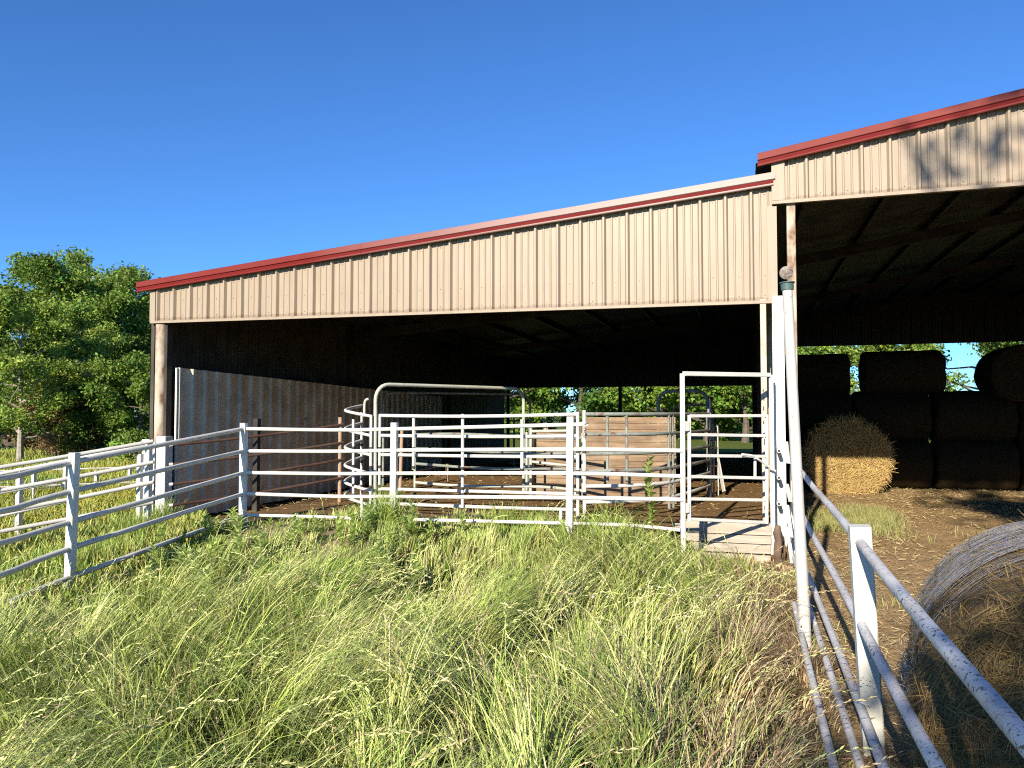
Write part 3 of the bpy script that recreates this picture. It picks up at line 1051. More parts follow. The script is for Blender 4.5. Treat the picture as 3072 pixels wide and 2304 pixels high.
# bow frames (two pairs): tall hoops over the alley
def bow(label, p_l, p_r, ztop, r, mat, rad=0.22, zb0=None):
    o = thing('bow_frame', label, 'bow frame', Vector((p_l.x, p_l.y, gz(p_l.x, p_l.y))))
    h = (p_r - p_l); h.z = 0
    L = h.length
    h.normalize()
    pts = [Vector((p_l.x, p_l.y, gz(p_l.x, p_l.y) if zb0 is None else zb0)), Vector((p_l.x, p_l.y, 1.2)), Vector((p_l.x, p_l.y, ztop - rad))]
    for k in range(1, 7):
        an = k / 6 * math.pi / 2
        q = Vector((p_l.x, p_l.y, 0)) + h * (rad - rad * math.cos(an))
        pts.append(Vector((q.x, q.y, ztop - rad + rad * math.sin(an))))
    for k in range(0, 7):
        an = math.pi / 2 - k / 6 * math.pi / 2
        q = Vector((p_r.x, p_r.y, 0)) - h * (rad - rad * math.cos(an))
        pts.append(Vector((q.x, q.y, ztop - rad + rad * math.sin(an))))
    pts.append(Vector((p_r.x, p_r.y, 1.2)))
    pts.append(Vector((p_r.x, p_r.y, gz(p_r.x, p_r.y))))
    MB().tube(pts, r, 12).build('hoop', mat, o, True)
    return o


b1 = bow('tall pale green pipe hoop rising over the middle cattle panel', at(1126, 1300, 10.8), at(1571, 1300, 12.8), 2.09, 0.027, 'pale_green_pipe')
bow('dim pipe hoop standing just behind the tall pale green one', at(1150, 1300, 15.4), at(1590, 1300, 17.0), 2.10, 0.025, 'galv_green')
bow('dark pipe hoop arching over the wooden chute, the nearer of two', at(1975, 1300, 12.9), at(2124, 1300, 12.5), 2.05, 0.03, 'galv_green', 0.2)
bow('dark pipe hoop arching over the chute, the farther smaller looking one', at(2018, 1300, 16.5), at(2140, 1300, 16.2), 1.86, 0.03, 'galv_green', 0.2)

# right curved panel, green and rust
pr = thing('cattle_panel', 'green and rust cattle panel curving back toward the chute behind the gate post', 'cattle panel', at(1900, 1530, 10.0))
plan = [at(1753, 1300, 9.85), at(1880, 1300, 9.95), at(1990, 1300, 10.3), at(2070, 1300, 11.1), at(2126, 1300, 12.2)]
for i, z in enumerate((1.67, 1.41, 1.165, 0.945, 0.75, 0.55)):
    pts = [Vector((q.x, q.y, z)) for q in smoothline(plan, 4)]
    MB().tube(pts, 0.025, 10).build('rail', 'galv_green' if i < 4 else 'white_rust_pipe', pr, True)
ups = []
for q, t1, b1_ in ((plan[0], 1.72, 0.3), (at(1822, 1300, 9.9), 1.66, 0.8), (plan[1], 1.66, 0.8), (at(2006, 1300, 10.4), 1.66, 0.4), (at(2018, 1300, 10.5), 1.66, 0.4), (plan[4], 1.75, 0.3)):
    ups.append((Vector((q.x, q.y, b1_)), Vector((q.x, q.y, t1))))
uprights(pr, ups[:1], 'white_rust_pipe', 0.024, BANDS)
uprights(pr, ups[1:], 'galv_green', 0.02)
kn = MB()
q = at(1750, 1290, 9.8)
kn.tube([q + Vector((0.02 * math.sin(i * 1.9), -0.03, 0.05 - i * 0.018)) for i in range(9)], 0.009, 6)
kn.build('tie_rope', 'tan_rust', pr, True)

# curved sweep gate between the front panel and the chute
sw = thing('cattle_panel', 'curved green grey sweep gate seen through the rails of the middle panel', 'cattle panel', at(1500, 1500, 11.4))
swp = [at(1245, 1300, 12.3), at(1400, 1300, 11.9), at(1580, 1300, 11.5), at(1748, 1300, 10.9)]
for i, z in enumerate((1.34, 1.10, 0.86, 0.58)):
    pts = [Vector((q.x, q.y, z + 0.02 * math.sin(k_ * 0.5 + i))) for k_, q in enumerate(smoothline(swp, 4))]
    MB().tube(pts, 0.023, 10).build('rail', 'galv_green' if i != 3 else 'pale_green_pipe', sw, True)
uprights(sw, [(Vector((q.x, q.y, 0.5)), Vector((q.x, q.y, 1.4))) for q in (swp[0], swp[2], swp[3])], 'pale_green_pipe', 0.02)

# head gate pieces at the chute mouth
hg = thing('head_gate', 'narrow upright steel head gate with a slanted plate at the chute mouth', 'head gate', at(2150, 1500, 12.6))
for px in (2131, 2140, 2152):
    q = at(px, 1300, 12.4 + (px - 2131) * 0.02)
    MB().tube([Vector((q.x, q.y, 0.3)), Vector((q.x, q.y, 1.9 if px == 2131 else 1.5))], 0.018, 8).build('upright', 'white_rust_pipe', hg, True)
MB().beam(at(2153, 1375, 12.9), at(2172, 1475, 12.7), 0.02, 0.09).build('slanted_plate', 'old_white', hg)
for y in (1295, 1340, 1395, 1440):
    MB().tube([at(2128, y, 12.3), at(2150, y + 3, 12.8)], 0.014, 8).build('pin', 'white_rust_pipe', hg, True)

# tall gate frame and swing gate
G0, G1 = (2047, 8.22), (2313, 8.95)
gf = thing('gate_frame', 'tall white square tube gate frame beside the barn column', 'gate frame', Vector(at(2047, 1580, 8.22)))
tl, tr = at(G0[0], 1121, G0[1]), at(G1[0], 1125, G1[1])
bl = Vector((tl.x - 0.005, tl.y, gz(tl.x, tl.y) - 0.05)); br = Vector((tr.x, tr.y, 0.05))
MB().beam(bl, tl, 0.05, 0.05).build('upright', 'white_pipe', gf)
MB().beam(br, tr, 0.05, 0.05).build('upright', 'white_pipe', gf)
hd = (tr - tl).normalized()
MB().beam(tl + hd * 0.026, tr - hd * 0.026, 0.048, 0.048).build('top_bar', 'white_pipe', gf)

sg = thing('swing_gate', 'white tubular swing gate hung in the tall frame', 'gate', at(2180, 1570, 8.5))
g0, g1 = (2068, 8.28), (2300, 8.90)
rows_l = (1248, 1304, 1367, 1430, 1497, 1558)
rows_r = (1247, 1307, 1369, 1434, 1500, 1567)
pl0, pl1 = at(g0[0], rows_l[0] - 3, g0[1]), at(g0[0], rows_l[-1] + 4, g0[1])
pr0, pr1 = at(g1[0], rows_r[0] - 3, g1[1]), at(g1[0], rows_r[-1] + 4, g1[1])
MB().beam(pl1, pl0, 0.036, 0.036).build('stile', 'white_pipe', sg)
MB().beam(pr1, pr0, 0.036, 0.036).build('stile', 'white_pipe', sg)
gd = (pr0 - pl0).normalized()
for a_, b_ in zip(rows_l, rows_r):
    MB().beam(at(g0[0], a_, g0[1]) + gd * 0.02, at(g1[0], b_, g1[1]) - gd * 0.02, 0.034, 0.034).build('bar', 'white_pipe', sg)
tq = 0.84
MB().beam(at(g0[0], rows_l[2], g0[1]).lerp(at(g1[0], rows_r[2], g1[1]), tq), at(g0[0], rows_l[3], g0[1]).lerp(at(g1[0], rows_r[3], g1[1]), tq), 0.03, 0.03).build('short_bar', 'white_pipe', sg)
for y in (1278, 1524):
    q = at(2058, y, 8.22)
    MB().frame_box(q, gd * 0.045, Vector((-gd.y, gd.x, 0)) * 0.008, Vector((0, 0, 0.05)), 0.0).build('hinge', 'white_pipe', sg)
MB().tube(smoothline([at(2226, 1363, 8.6), at(2262, 1368, 8.68), at(2272, 1376, 8.7), at(2300, 1395, 8.8), at(2326, 1413, 8.85)], 3), 0.013, 8).build('latch_rod', 'white_pipe', sg, True)

# short pipes seen end-on, clamped to the column
for k, y in enumerate((1353, 1433, 1512, 1592)):
    q = at(2337, y, 8.9)
    o = thing('pipe_stub', 'short hollow pipe end on the white column, %s of four' % ('top', 'second from top', 'third from top', 'lowest')[k], 'pipe', q, 'pipe ends on the column')
    e = q + V3 * 0.22
    MB().tube([q, e], 0.024, 14, cap=True).build('pipe', 'mossy_post', o, True)
    MB().tube([q - V3 * 0.003, q + V3 * 0.01], 0.015, 12).build('bore', 'hole', o, True)

# rotten wood post at the column foot
q = at(2334, 1660, 8.78)
o = MB()
pts = [Vector((q.x + 0.01 * math.sin(i * 2.1), q.y + 0.006 * math.cos(i * 1.7), -0.1 + i * 0.085)) for i in range(7)]
o.tube(pts, [0.05, 0.052, 0.047, 0.05, 0.044, 0.048, 0.03], 9)
for k in range(9):
    s_ = pts[1] + Vector((random.uniform(-0.05, 0.05), -0.05, random.uniform(-0.05, 0.3)))
    o.tube([s_, s_ + Vector((random.uniform(-0.02, 0.02), -0.01, -0.12))], [0.006, 0.002], 5)
tag(o.build('wood_stub', 'oldwood', None, True), 'dark rotten wooden post stub at the foot of the white column', 'post')

# retaining planks below the gate
rp = thing('plank_step', 'stack of weathered planks forming a step under the swing gate', 'step', at(2255, 1650, 8.9))
z = 0.37
zs = [(0.37, 0.275), (0.265, 0.175), (0.165, 0.065), (0.055, -0.06)]
for k, (z1, z0) in enumerate(zs):
    off = -0.42 - 0.012 * k - (0.05 if k == 3 else 0)
    x0, x1 = 7.9 + 0.1 * k, 9.02 - 0.006 * k
    MB().frame_box(B((x0 + x1) / 2, off, (z1 + z0) / 2), U3 * ((x1 - x0) / 2), V3 * 0.022, Vector((0, 0, (z1 - z0) / 2)), 0.0).build('plank', 'plank', rp)
MB().frame_box(B(8.5, -0.33, 0.385), U3 * 0.52, V3 * 0.09, Vector((0, 0, 0.016)), 0.0).build('plank', 'plank', rp)

# thin rail fence on the left inside, dark post and tan post
fd = thing('rod_fence', 'rusty thin-rail fence with a tan end post in front of the lining wall', 'fence', at(1020, 1510, 11.9))
rowsL = (1336, 1394, 1454, 1517)
rowsR = (1273, 1327, 1378, 1432)
for a_, b_ in zip(rowsL, rowsR):
    p0, p1 = at(508, a_, 10.35), at(1030, b_, 11.9)
    rl = MB().tube(sag(p0, p1, 6, 0.02), 0.019, 8).build('rail', 'rust', fd, True)
    MB().tube([p0, p0 + (p1 - p0).normalized() * 0.04], 0.024, 10).build('collar', 'white_post', rl, True)
q = at(1021, 1252, 11.9)
MB().tube([Vector((q.x, q.y, 0.1)), q], 0.03, 12).build('post', 'tan_rust', fd, True)
q = at(771, 1256, 11.2)
MB().beam(Vector((q.x, q.y, 0.0)), q, 0.08, 0.08).build('post', 'dark_steel', fd)
fe = thing('rod_fence', 'two tan pipe posts joined by thin rods deep inside the lean-to', 'fence', at(1205, 1465, 13.6))
q = at(1206, 1292, 13.6); q2 = at(1342, 1392, 15.4)
MB().tube([Vector((q.x - 0.03, q.y, 0.25)), q], 0.033, 12).build('post', 'tan_rust', fe, True)
MB().tube([Vector((q2.x, q2.y, 0.25)), q2], 0.030, 12).build('post', 'tan_rust', fe, True)
for dz in (0.02, 0.30, 0.5):
    MB().tube(sag(Vector((q.x - 0.4, q.y - 0.5, q2.z - dz - 0.08)), Vector((q2.x, q2.y, q2.z - dz)), 4, 0.01), 0.011, 8).build('rod', 'rust', fe, True)

# wooden chute side: horizontal boards, each its own piece
def boards(parent, pA, pB, z0, z1, bh, posts):
    z = z0
    k = 0
    dirv = (pB - pA); dirv.z = 0
    L = dirv.length
    dirv.normalize()
    nrm = Vector((-dirv.y, dirv.x, 0))
    while z < z1 - 0.02:
        zt_ = min(z + bh, z1)
        mid = (pA + pB) / 2
        mid = Vector((mid.x, mid.y, (z + zt_) / 2)) + nrm * random.uniform(-0.004, 0.004)
        MB().frame_box(mid, dirv * (L / 2 + random.uniform(-0.01, 0.01)), nrm * 0.012, Vector((0, 0, (zt_ - z) / 2 - 0.003))).build('board', 'ply', parent)
        z = zt_
        k += 1
    for t in posts:
        q = pA.lerp(pB, t) - nrm * 0.05
        MB().frame_box(Vector((q.x, q.y, (z1 + 0.1) / 2)), dirv * 0.03, nrm * 0.03, Vector((0, 0, (z1 + 0.1) / 2)), 0.003).build('stud', 'galv_green', parent)


ch = thing('wooden_chute', 'tan plywood board chute wall behind the green cattle panel', 'chute', at(1880, 1500, 12.0))
boards(ch, at(1752, 1300, 11.95), at(2028, 1300, 11.55), 0.28, 1.63, 0.096, ())
ch2 = thing('wooden_chute', 'lower tan board wall left of the gap in the wooden chute', 'chute', at(1650, 1500, 12.2))
boards(ch2, at(1590, 1300, 12.25), at(1728, 1300, 12.0), 0.28, 1.38, 0.096, (0.04, 0.86))
MB().tube([at(1595, 1385, 12.05), at(1702, 1397, 11.85)], 0.022, 8).build('rail', 'pale_green_pipe', ch2, True)
MB().tube([at(1592, 1294, 12.05), at(1720, 1292, 11.85)], 0.022, 8).build('rail', 'pale_green_pipe', ch2, True)
MB().tube([at(1592, 1480, 12.05), at(1593, 1285, 12.05)], 0.022, 8).build('upright', 'pale_green_pipe', ch2, True)
# long rails of the alley behind
al = thing('alley_panel', 'distant dark pipe alley panel beside the field at the rear opening', 'cattle panel', at(1560, 1400, 20))
for y in (1262, 1300, 1345, 1390):
    MB().tube([at(1528, y, 20), at(1600, y - 1, 19)], 0.02, 6).build('rail', 'galv_green', al, True)
for px in (1542, 1575):
    MB().tube([at(px, 1430, 19.7), at(px, 1255, 19.7)], 0.025, 6).build('upright', 'galv_green', al, True)

# ------------------------------------------------------------------ hay bales
def bale_mesh(c, axis, R, L, seed, seg=40, rings=10, rough=0.03):
    """round bale: rounded cylinder, lumpy"""
    rng = np.random.default_rng(seed)
    axis = Vector(axis).normalized()
    up = Vector((0, 0, 1))
    s = axis.cross(up).normalized()
    mb = MB()
    prof_ = [(-0.5, 0.0), (-0.5, 0.35), (-0.5, 0.7), (-0.495, 0.9), (-0.475, 0.97), (-0.44, 1.0)]
    prof_ += [(-0.44 + 0.88 * (i + 1) / rings, 1.0) for i in range(rings)]
    prof_ += [(0.475, 0.97), (0.495, 0.9), (0.5, 0.7), (0.5, 0.35), (0.5, 0.0)]
    off = rng.uniform(0, 50)
    for t, r in prof_:
        for j in range(seg):
            an = 2 * math.pi * j / seg
            n_ = (float(vnoise(off + 4 * math.cos(an) + t * 6, off + 4 * math.sin(an) + t * 3, seed)) - 0.5) * 2
            rr = R * r * (1 + rough * n_ * (1 if r > 0.5 else 0.3))
            ca, sa = math.cos(an), math.sin(an)
            zz = sa * rr
            if sa < 0:
                zz = max(zz, -R * 0.93)
            q = Vector(c) + axis * (t * L + rough * 0.6 * n_ * (0 if abs(t) < 0.45 else 1)) + s * (ca * rr) + up * zz
            mb.v.append(tuple(q))
    k = len(prof_)
    for i in range(k - 1):
        for j in range(seg):
            j2 = (j + 1) % seg
            mb.f.append((i * seg + j, i * seg + j2, (i + 1) * seg + j2, (i + 1) * seg + j))
    return mb


def straw_on(c, axis, R, L, n, seed, amax=(0.0, 2 * math.pi), ends=0.4, ln=(0.05, 0.16), w=0.0028, out=0.02, bright=1.0):
    """loose stalks sticking to a bale's surface"""
    rng = np.random.default_rng(seed)
    axis = np.array(Vector(axis).normalized()); up = np.array([0, 0, 1.0]); s = np.cross(axis, up); s /= np.linalg.norm(s)
    c = np.array(c)
    onend = rng.random(n) < ends
    an = rng.uniform(amax[0], amax[1], n)
    t = rng.uniform(-0.5, 0.5, n)
    rad = np.cos(an)[:, None] * s + np.sin(an)[:, None] * up
    tang = -np.sin(an)[:, None] * s + np.cos(an)[:, None] * up
    p = c + axis * (t * L)[:, None] + rad * (R * 1.0)
    nrm = rad.copy()
    rr = np.sqrt(rng.random(n)) * R
    sgn = np.where(rng.random(n) < 0.5, -1.0, 1.0)
    pe = c + axis * (sgn * 0.5 * L)[:, None] + rad * rr[:, None]
    p[onend] = pe[onend]
    nrm[onend] = (axis * sgn[:, None])[onend]
    d = tang * rng.normal(1.0, 0.3, n)[:, None] * np.where(rng.random(n) < 0.5, -1, 1)[:, None] + axis * rng.normal(0, 0.5, n)[:, None] + nrm * rng.uniform(-0.05, 0.45, n)[:, None]
    rd = rng.normal(0, 1, (n, 3))
    rd -= nrm * (rd * nrm).sum(1)[:, None]
    rd = unit(rd) + nrm * rng.uniform(-0.05, 0.6, n)[:, None]
    d = np.where((rng.random(n) < 0.7)[:, None], rd, d)
    d /= np.linalg.norm(d, axis=1)[:, None]
    le = rng.uniform(*ln, n)
    p = p + nrm * rng.uniform(0, out, n)[:, None]
    q = p + d * le[:, None]
    wv = np.cross(d, nrm + rng.normal(0, 0.3, (n, 3)))
    wv /= np.linalg.norm(wv, axis=1)[:, None] + 1e-9
    wv *= (w * rng.uniform(0.6, 1.4, n))[:, None]
    V = np.stack([p - wv, p + wv, q + wv * 0.6, q - wv * 0.6], 1).reshape(-1, 3)
    Q = np.arange(4 * n).reshape(n, 4)
    base = np.array([0.40, 0.27, 0.105]) * bright
    k = rng.uniform(0.45, 1.45, n)[:, None]
    col = base * k * (1 + rng.normal(0, 0.06, (n, 3)))
    return V, Q, np.repeat(np.clip(col, 0.02, 0.75), 4, 0)


def bale(label, c, axis, R, L, seed, n_straw, group=None, bright=1.0, mat='hay', **kw):
    o = thing('hay_bale', label, 'hay bale', Vector((c[0], c[1], c[2] - R * 0.93)), group)
    bale_mesh(c, axis, R, L, seed).build('hay_core', mat, o, True)
    if n_straw:
        V, Q, col = straw_on(c, axis, R, L, n_straw, seed + 5, bright=bright, **kw)
        s = np_mesh('loose_straw', V, Q, 'straw', col, o)
        s['kind'] = 'stuff'
    return o


# near bale with net wrap
NB_R, NB_L = 0.61, 1.30
nb_ax = Vector((math.sin(R_(27)), math.cos(R_(27)), 0))
NB_c = Vector((2.24, 3.0, 0.565))
nb = bale('big round hay bale with torn white net wrap behind the near fence rail', NB_c, nb_ax, NB_R, NB_L, 11, 26000, ends=0.6, bright=0.62, ln=(0.03, 0.10), w=0.0012, out=0.02)
# net strands: thin ribbons round the top
def net():
    rng = np.random.default_rng(4)
    ax = np.array(nb_ax); up = np.array([0, 0, 1.0]); s = np.cross(ax, up); s /= np.linalg.norm(s)
    c = np.array(NB_c)
    Vs, Qs, o = [], [], 0
    K = 46
    for i in range(150):
        t0 = -0.12 + 0.61 * (i / 149.0) ** 0.9 - (0.2 * rng.random() if i < 12 else 0)
        a0 = R_(rng.uniform(-40, -8))
        a1 = R_(rng.uniform(165, 190)) if i > 22 else R_(rng.uniform(120, 175))
        an = np.linspace(a0, a1, K)
        fa_ = rng.uniform(0, 6.28)
        wig = 0.012 * np.sin(an * rng.uniform(2, 4) + fa_) + 0.02 * (vnoise(an * 3, np.full(K, i * 0.11), 9) - 0.5)
        tt_ = t0 * NB_L + wig
        rr = NB_R * 1.015 + 0.006 + 0.006 * vnoise(an * 5, np.full(K, i * 0.3), 3)
        rad = np.cos(an)[:, None] * s + np.sin(an)[:, None] * up
        p = c + ax * tt_[:, None] + rad * rr[:, None]
        w = rng.uniform(0.0012, 0.0028)
        V = np.stack([p - ax * w, p + ax * w], 1).reshape(-1, 3)
        idx = np.arange(K - 1) * 2 + o
        Qs.append(np.stack([idx, idx + 1, idx + 3, idx + 2], 1))
        Vs.append(V)
        o += 2 * K
        # cross threads
    for i in range(520):
        t0 = rng.uniform(-0.49, 0.47) * NB_L
        a0 = rng.uniform(R_(0), R_(175))
        p0 = None
        pts = []
        for k in range(4):
            an = a0 + (k % 2) * 0.05
            rad = math.cos(an) * s + math.sin(an) * up
            pts.append(c + ax * (t0 + k * 0.0096) + rad * (NB_R * 1.015 + 0.011))
        pts = np.array(pts)
        tang = -math.sin(a0) * s + math.cos(a0) * up
        V = np.stack([pts - tang * 0.0011, pts + tang * 0.0011], 1).reshape(-1, 3)
        idx = np.arange(3) * 2 + o
        Qs.append(np.stack([idx, idx + 1, idx + 3, idx + 2], 1))
        Vs.append(V)
        o += 8
    # torn fringe hanging at the far left shoulder
    for i in range(260):
        an = R_(rng.uniform(176, 212))
        rad = math.cos(an) * s + math.sin(an) * up
        p0 = c + ax * rng.uniform(0.05, 0.5) * NB_L + rad * (NB_R * 1.02)
        pts = [p0]
        for k in range(4):
            pts.append(pts[-1] + np.array([rng.normal(-0.006, 0.012), rng.normal(0, 0.014), rng.normal(-0.016, 0.014)]))
        pts = np.array(pts)
        V = np.stack([pts, pts + np.array([0.0016, 0, 0.0012])], 1).reshape(-1, 3)
        idx = np.arange(4) * 2 + o
        Qs.append(np.stack([idx, idx + 1, idx + 3, idx + 2], 1))
        Vs.append(V)
        o += 10
    ob = np_mesh('net_wrap', np.concatenate(Vs), np.concatenate(Qs), 'net', None, nb)
    ob['kind'] = 'stuff'


net()

# stack inside the barn
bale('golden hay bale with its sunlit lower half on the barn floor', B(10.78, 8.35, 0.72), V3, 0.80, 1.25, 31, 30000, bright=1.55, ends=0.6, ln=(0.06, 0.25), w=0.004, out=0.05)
rows_ = [(9.3, 0.56), (9.35, 1.60)]
bi = 0
for r_i, (dd, zc) in enumerate(rows_):
    for k in range(4):
        a_ = 10.25 + k * 1.62
        bi += 1
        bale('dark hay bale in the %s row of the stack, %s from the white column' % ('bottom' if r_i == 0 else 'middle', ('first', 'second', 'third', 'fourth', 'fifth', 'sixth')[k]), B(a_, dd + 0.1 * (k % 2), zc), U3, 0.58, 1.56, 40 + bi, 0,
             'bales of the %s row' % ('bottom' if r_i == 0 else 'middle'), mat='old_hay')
bale('dark hay bale on top of the stack nearest the white column', B(10.25, 9.5, 2.55), U3, 0.52, 1.56, 71, 900, bright=0.3, mat='old_hay')  # loose straw darkened too, shade put into its colour
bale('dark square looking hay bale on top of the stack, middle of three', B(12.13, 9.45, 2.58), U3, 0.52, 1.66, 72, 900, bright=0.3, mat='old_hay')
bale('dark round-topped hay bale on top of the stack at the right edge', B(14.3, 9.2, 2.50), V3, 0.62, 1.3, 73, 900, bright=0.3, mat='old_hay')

# ------------------------------------------------------------------ trees
def quads_leaf(P, nrm, dirs, size, wid):
    """folded leaf made of two triangles pairs (a rhombus)"""
    n = len(P)
    side = np.cross(nrm, dirs)
    side /= np.linalg.norm(side, axis=1)[:, None] + 1e-9
    a_ = P
    b_ = P + dirs * (size * 0.5)[:, None] + side * (size * wid)[:, None] + nrm * (size * 0.08)[:, None]
    c_ = P + dirs * size[:, None]
    d_ = P + dirs * (size * 0.5)[:, None] - side * (size * wid)[:, None] + nrm * (size * 0.08)[:, None]
    V = np.stack([a_, b_, c_, d_], 1).reshape(-1, 3)
    i = np.arange(n) * 4
    Q = np.concatenate([np.stack([i, i + 1, i + 2], 1), np.stack([i, i + 2, i + 3], 1)])
    return V, Q


def tree(label, base, H, crown_lo, rx, n_limbs, n_leaf, seed, leaf=0.16, col=(0.10, 0.17, 0.035), trunk_r=0.16, bark='bark', group=None, spread=0.55, clump=0.55, flat=0.6, name='tree', gap=0.0, lean=(0, 0), cvar=0.3, fall=2.0):
    rng = np.random.default_rng(seed)
    base = Vector(base)
    o = thing(name, label, 'tree', base, group)
    mb = MB()
    b = np.array(base)
    top = b + np.array([lean[0], lean[1], H * 0.88])
    tr = [b + (top - b) * t + np.array([rng.normal(0, 0.06), rng.normal(0, 0.06), 0]) * (t > 0) * H * 0.1 for t in np.linspace(0, 1, 7)]
    tr[0] = b - np.array([0, 0, 0.2])
    rads = [trunk_r * (1.25 if i == 0 else 1 - 0.85 * i / 6) for i in range(7)]
    mb.tube([Vector(q) for q in tr], rads, 8, cap=False)
    tips = []
    for i in range(n_limbs):
        f = (i + rng.random()) / n_limbs
        t = crown_lo * 0.75 + (0.98 - crown_lo * 0.75) * f
        k = min(int(t * 6), 5)
        st = np.array(tr[k]) + (np.array(tr[k + 1]) - np.array(tr[k])) * (t * 6 - k)
        an = i * 2.399 + rng.normal(0, 0.4)
        hf = max(0.15, 1 - ((t - (crown_lo + 0.25)) / 0.75) ** fall * 0.95) if t > crown_lo + 0.25 else 0.75 + 0.25 * (t / (crown_lo + 0.25))
        ln = rx * hf * rng.uniform(0.75, 1.1)
        el = rng.uniform(0.05, 0.55) + 0.6 * max(0, t - 0.6)
        d = np.array([math.cos(an), math.sin(an), math.tan(el)])
        pts = [st]
        for s in range(1, 5):
            pts.append(st + d * ln * s / 4 + np.array([0, 0, 0.10 * ln * (s / 4) ** 2]) + rng.normal(0, 0.05 * ln, 3) * (s / 4))
        r0 = rads[k] * 0.5
        mb.tube([Vector(q) for q in pts], [r0 * (1 - 0.2 * s) for s in range(5)], 5, cap=False)
        for s in (2, 3, 4):
            nsub = 2 if s < 4 else 2
            for _ in range(nsub):
                dd = unit(d + rng.normal(0, spread, 3)) * ln * rng.uniform(0.22, 0.45)
                tip = pts[s] + dd
                mb.tube([Vector(pts[s]), Vector((pts[s] + tip) / 2 + rng.normal(0, 0.03, 3)), Vector(tip)], [r0 * 0.28, r0 * 0.2, r0 * 0.08], 4, cap=False)
                tips.append(tip)
                tips.append((pts[s] + tip) / 2)
        tips.append(pts[4])
    mb.build('trunk', bark, o, True)
    tips = np.array(tips)
    if gap > 0:
        keep = rng.random(len(tips)) > gap
        tips = tips[keep]
    # leaves in flattened sprays round each tip
    kk = rng.integers(0, len(tips), n_leaf)
    cl_r = clump * rng.uniform(0.6, 1.3, len(tips))
    g = unit(rng.normal(0, 1, (n_leaf, 3))) * (rng.random(n_leaf) ** 0.45)[:, None]
    g[:, 2] *= flat
    P = tips[kk] + g * cl_r[kk][:, None]
    # thin sub-sprays give the crown a ragged edge
    wh = vnoise(P[:, 0] * 3.1 + P[:, 2] * 1.3, P[:, 1] * 3.1 - P[:, 2] * 2.1, seed)
    P = P[wh > 0.30]; kk = kk[wh > 0.30]
    n = len(P)
    nrm = unit(rng.normal(0, 0.75, (n, 3)) + np.array([0, 0, 0.75]))
    dirs = unit(rng.normal(0, 1, (n, 3)) + np.array([0, 0, -0.35]))
    dirs = unit(dirs - nrm * (dirs * nrm).sum(1)[:, None])
    V, Q = quads_leaf(P, nrm, dirs, leaf * rng.uniform(0.6, 1.35, n), 0.30)
    cv = rng.normal(1, cvar, len(tips))[kk] * rng.normal(1, 0.2, n)
    cv = np.clip(cv, 0.45, 1.9)
    colr = np.array(col) * cv[:, None]
    colr[:, 0] *= rng.normal(1.0, 0.14, n)
    cr = np_mesh('crown', V, Q, 'leaf', np.repeat(np.clip(colr, 0.005, 0.5), 4, 0), o)
    return o


def conifer(label, base, H, rx, n_leaf, seed, col):
    rng = np.random.default_rng(seed)
    o = thing('conifer', label, 'tree', base)
    mb = MB()
    b = Vector(base)
    mb.tube([b - Vector((0, 0, 0.2)), b + Vector((0.05, 0, H * 0.5)), b + Vector((0, 0, H))], [0.2, 0.12, 0.02], 8, cap=False)
    Ps, Ds = [], []
    for i in range(110):
        t = 0.12 + 0.86 * (i / 110.0)
        an = i * 2.399
        ln = rx * (1 - t) ** 0.8 * rng.uniform(0.75, 1.15) + 0.12
        d = np.array([math.cos(an), math.sin(an), 0.22 - 0.3 * (1 - t)])
        st = np.array(b) + np.array([0, 0, t * H])
        mb.tube([Vector(st), Vector(st + d * ln)], [0.03, 0.008], 4, cap=False)
        m = max(4, int(n_leaf / 110 * ln / (rx * 0.5)))
        f = rng.random(m) ** 0.7
        P = st + d * (ln * f)[:, None] + rng.normal(0, 0.09, (m, 3)) * np.array([1, 1, 0.5])
        D = unit(d * 0.8 + rng.normal(0, 0.45, (m, 3)))
        Ps.append(P); Ds.append(D)
    mb.build('trunk', 'bark', o, True)
    P = np.concatenate(Ps); D = np.concatenate(Ds)
    n = len(P)
    nrm = unit(rng.normal(0, 0.5, (n, 3)) + np.array([0, 0, 0.8]))
    D = unit(D - nrm * (D * nrm).sum(1)[:, None])
    V, Q = quads_leaf(P, nrm, D, 0.26 * rng.uniform(0.6, 1.3, n), 0.16)
    c_ = np.array(col) * np.clip(rng.normal(1, 0.3, n), 0.4, 1.8)[:, None]
    np_mesh('crown', V, Q, 'leaf', np.repeat(c_, 4, 0), o)
    return o


def tbase(px, Y, dz=0):
    q = at(px, 1300, Y)
    return Vector((q.x, q.y, gz(q.x, q.y) + dz))


# left group
tree('tall dark green tree with layered crown just left of the barn roof', tbase(280, 33), 8.0, 0.12, 2.7, 38, 95000, 131, leaf=0.14, col=(0.22, 0.33, 0.06), trunk_r=0.2, spread=0.6, clump=0.66, flat=0.55, gap=0.05, fall=4.0)
tree('broad dark tree standing between the tall tree and the left edge', tbase(205, 31), 7.3, 0.14, 2.4, 30, 66000, 102, leaf=0.14, col=(0.21, 0.32, 0.06), trunk_r=0.18, spread=0.6, clump=0.6, flat=0.55, gap=0.06, fall=3.5)
tree('light green tree with a pale trunk at the left edge of the picture', tbase(62, 26), 5.2, 0.24, 2.1, 26, 56000, 103, leaf=0.115, col=(0.28, 0.40, 0.07), trunk_r=0.11, bark='palebark', spread=0.6, clump=0.45, flat=0.6, gap=0.05, fall=3.0)
tree('dark tree cut off by the left edge behind the pale trunk', tbase(-150, 33), 6.8, 0.12, 2.8, 18, 34000, 104, leaf=0.15, col=(0.11, 0.19, 0.035), trunk_r=0.2)
tree('low bright bush tree against the barn corner post', tbase(420, 27), 4.0, 0.02, 2.0, 18, 40000, 105, leaf=0.115, col=(0.19, 0.29, 0.05), trunk_r=0.09, clump=0.45, gap=0.1)
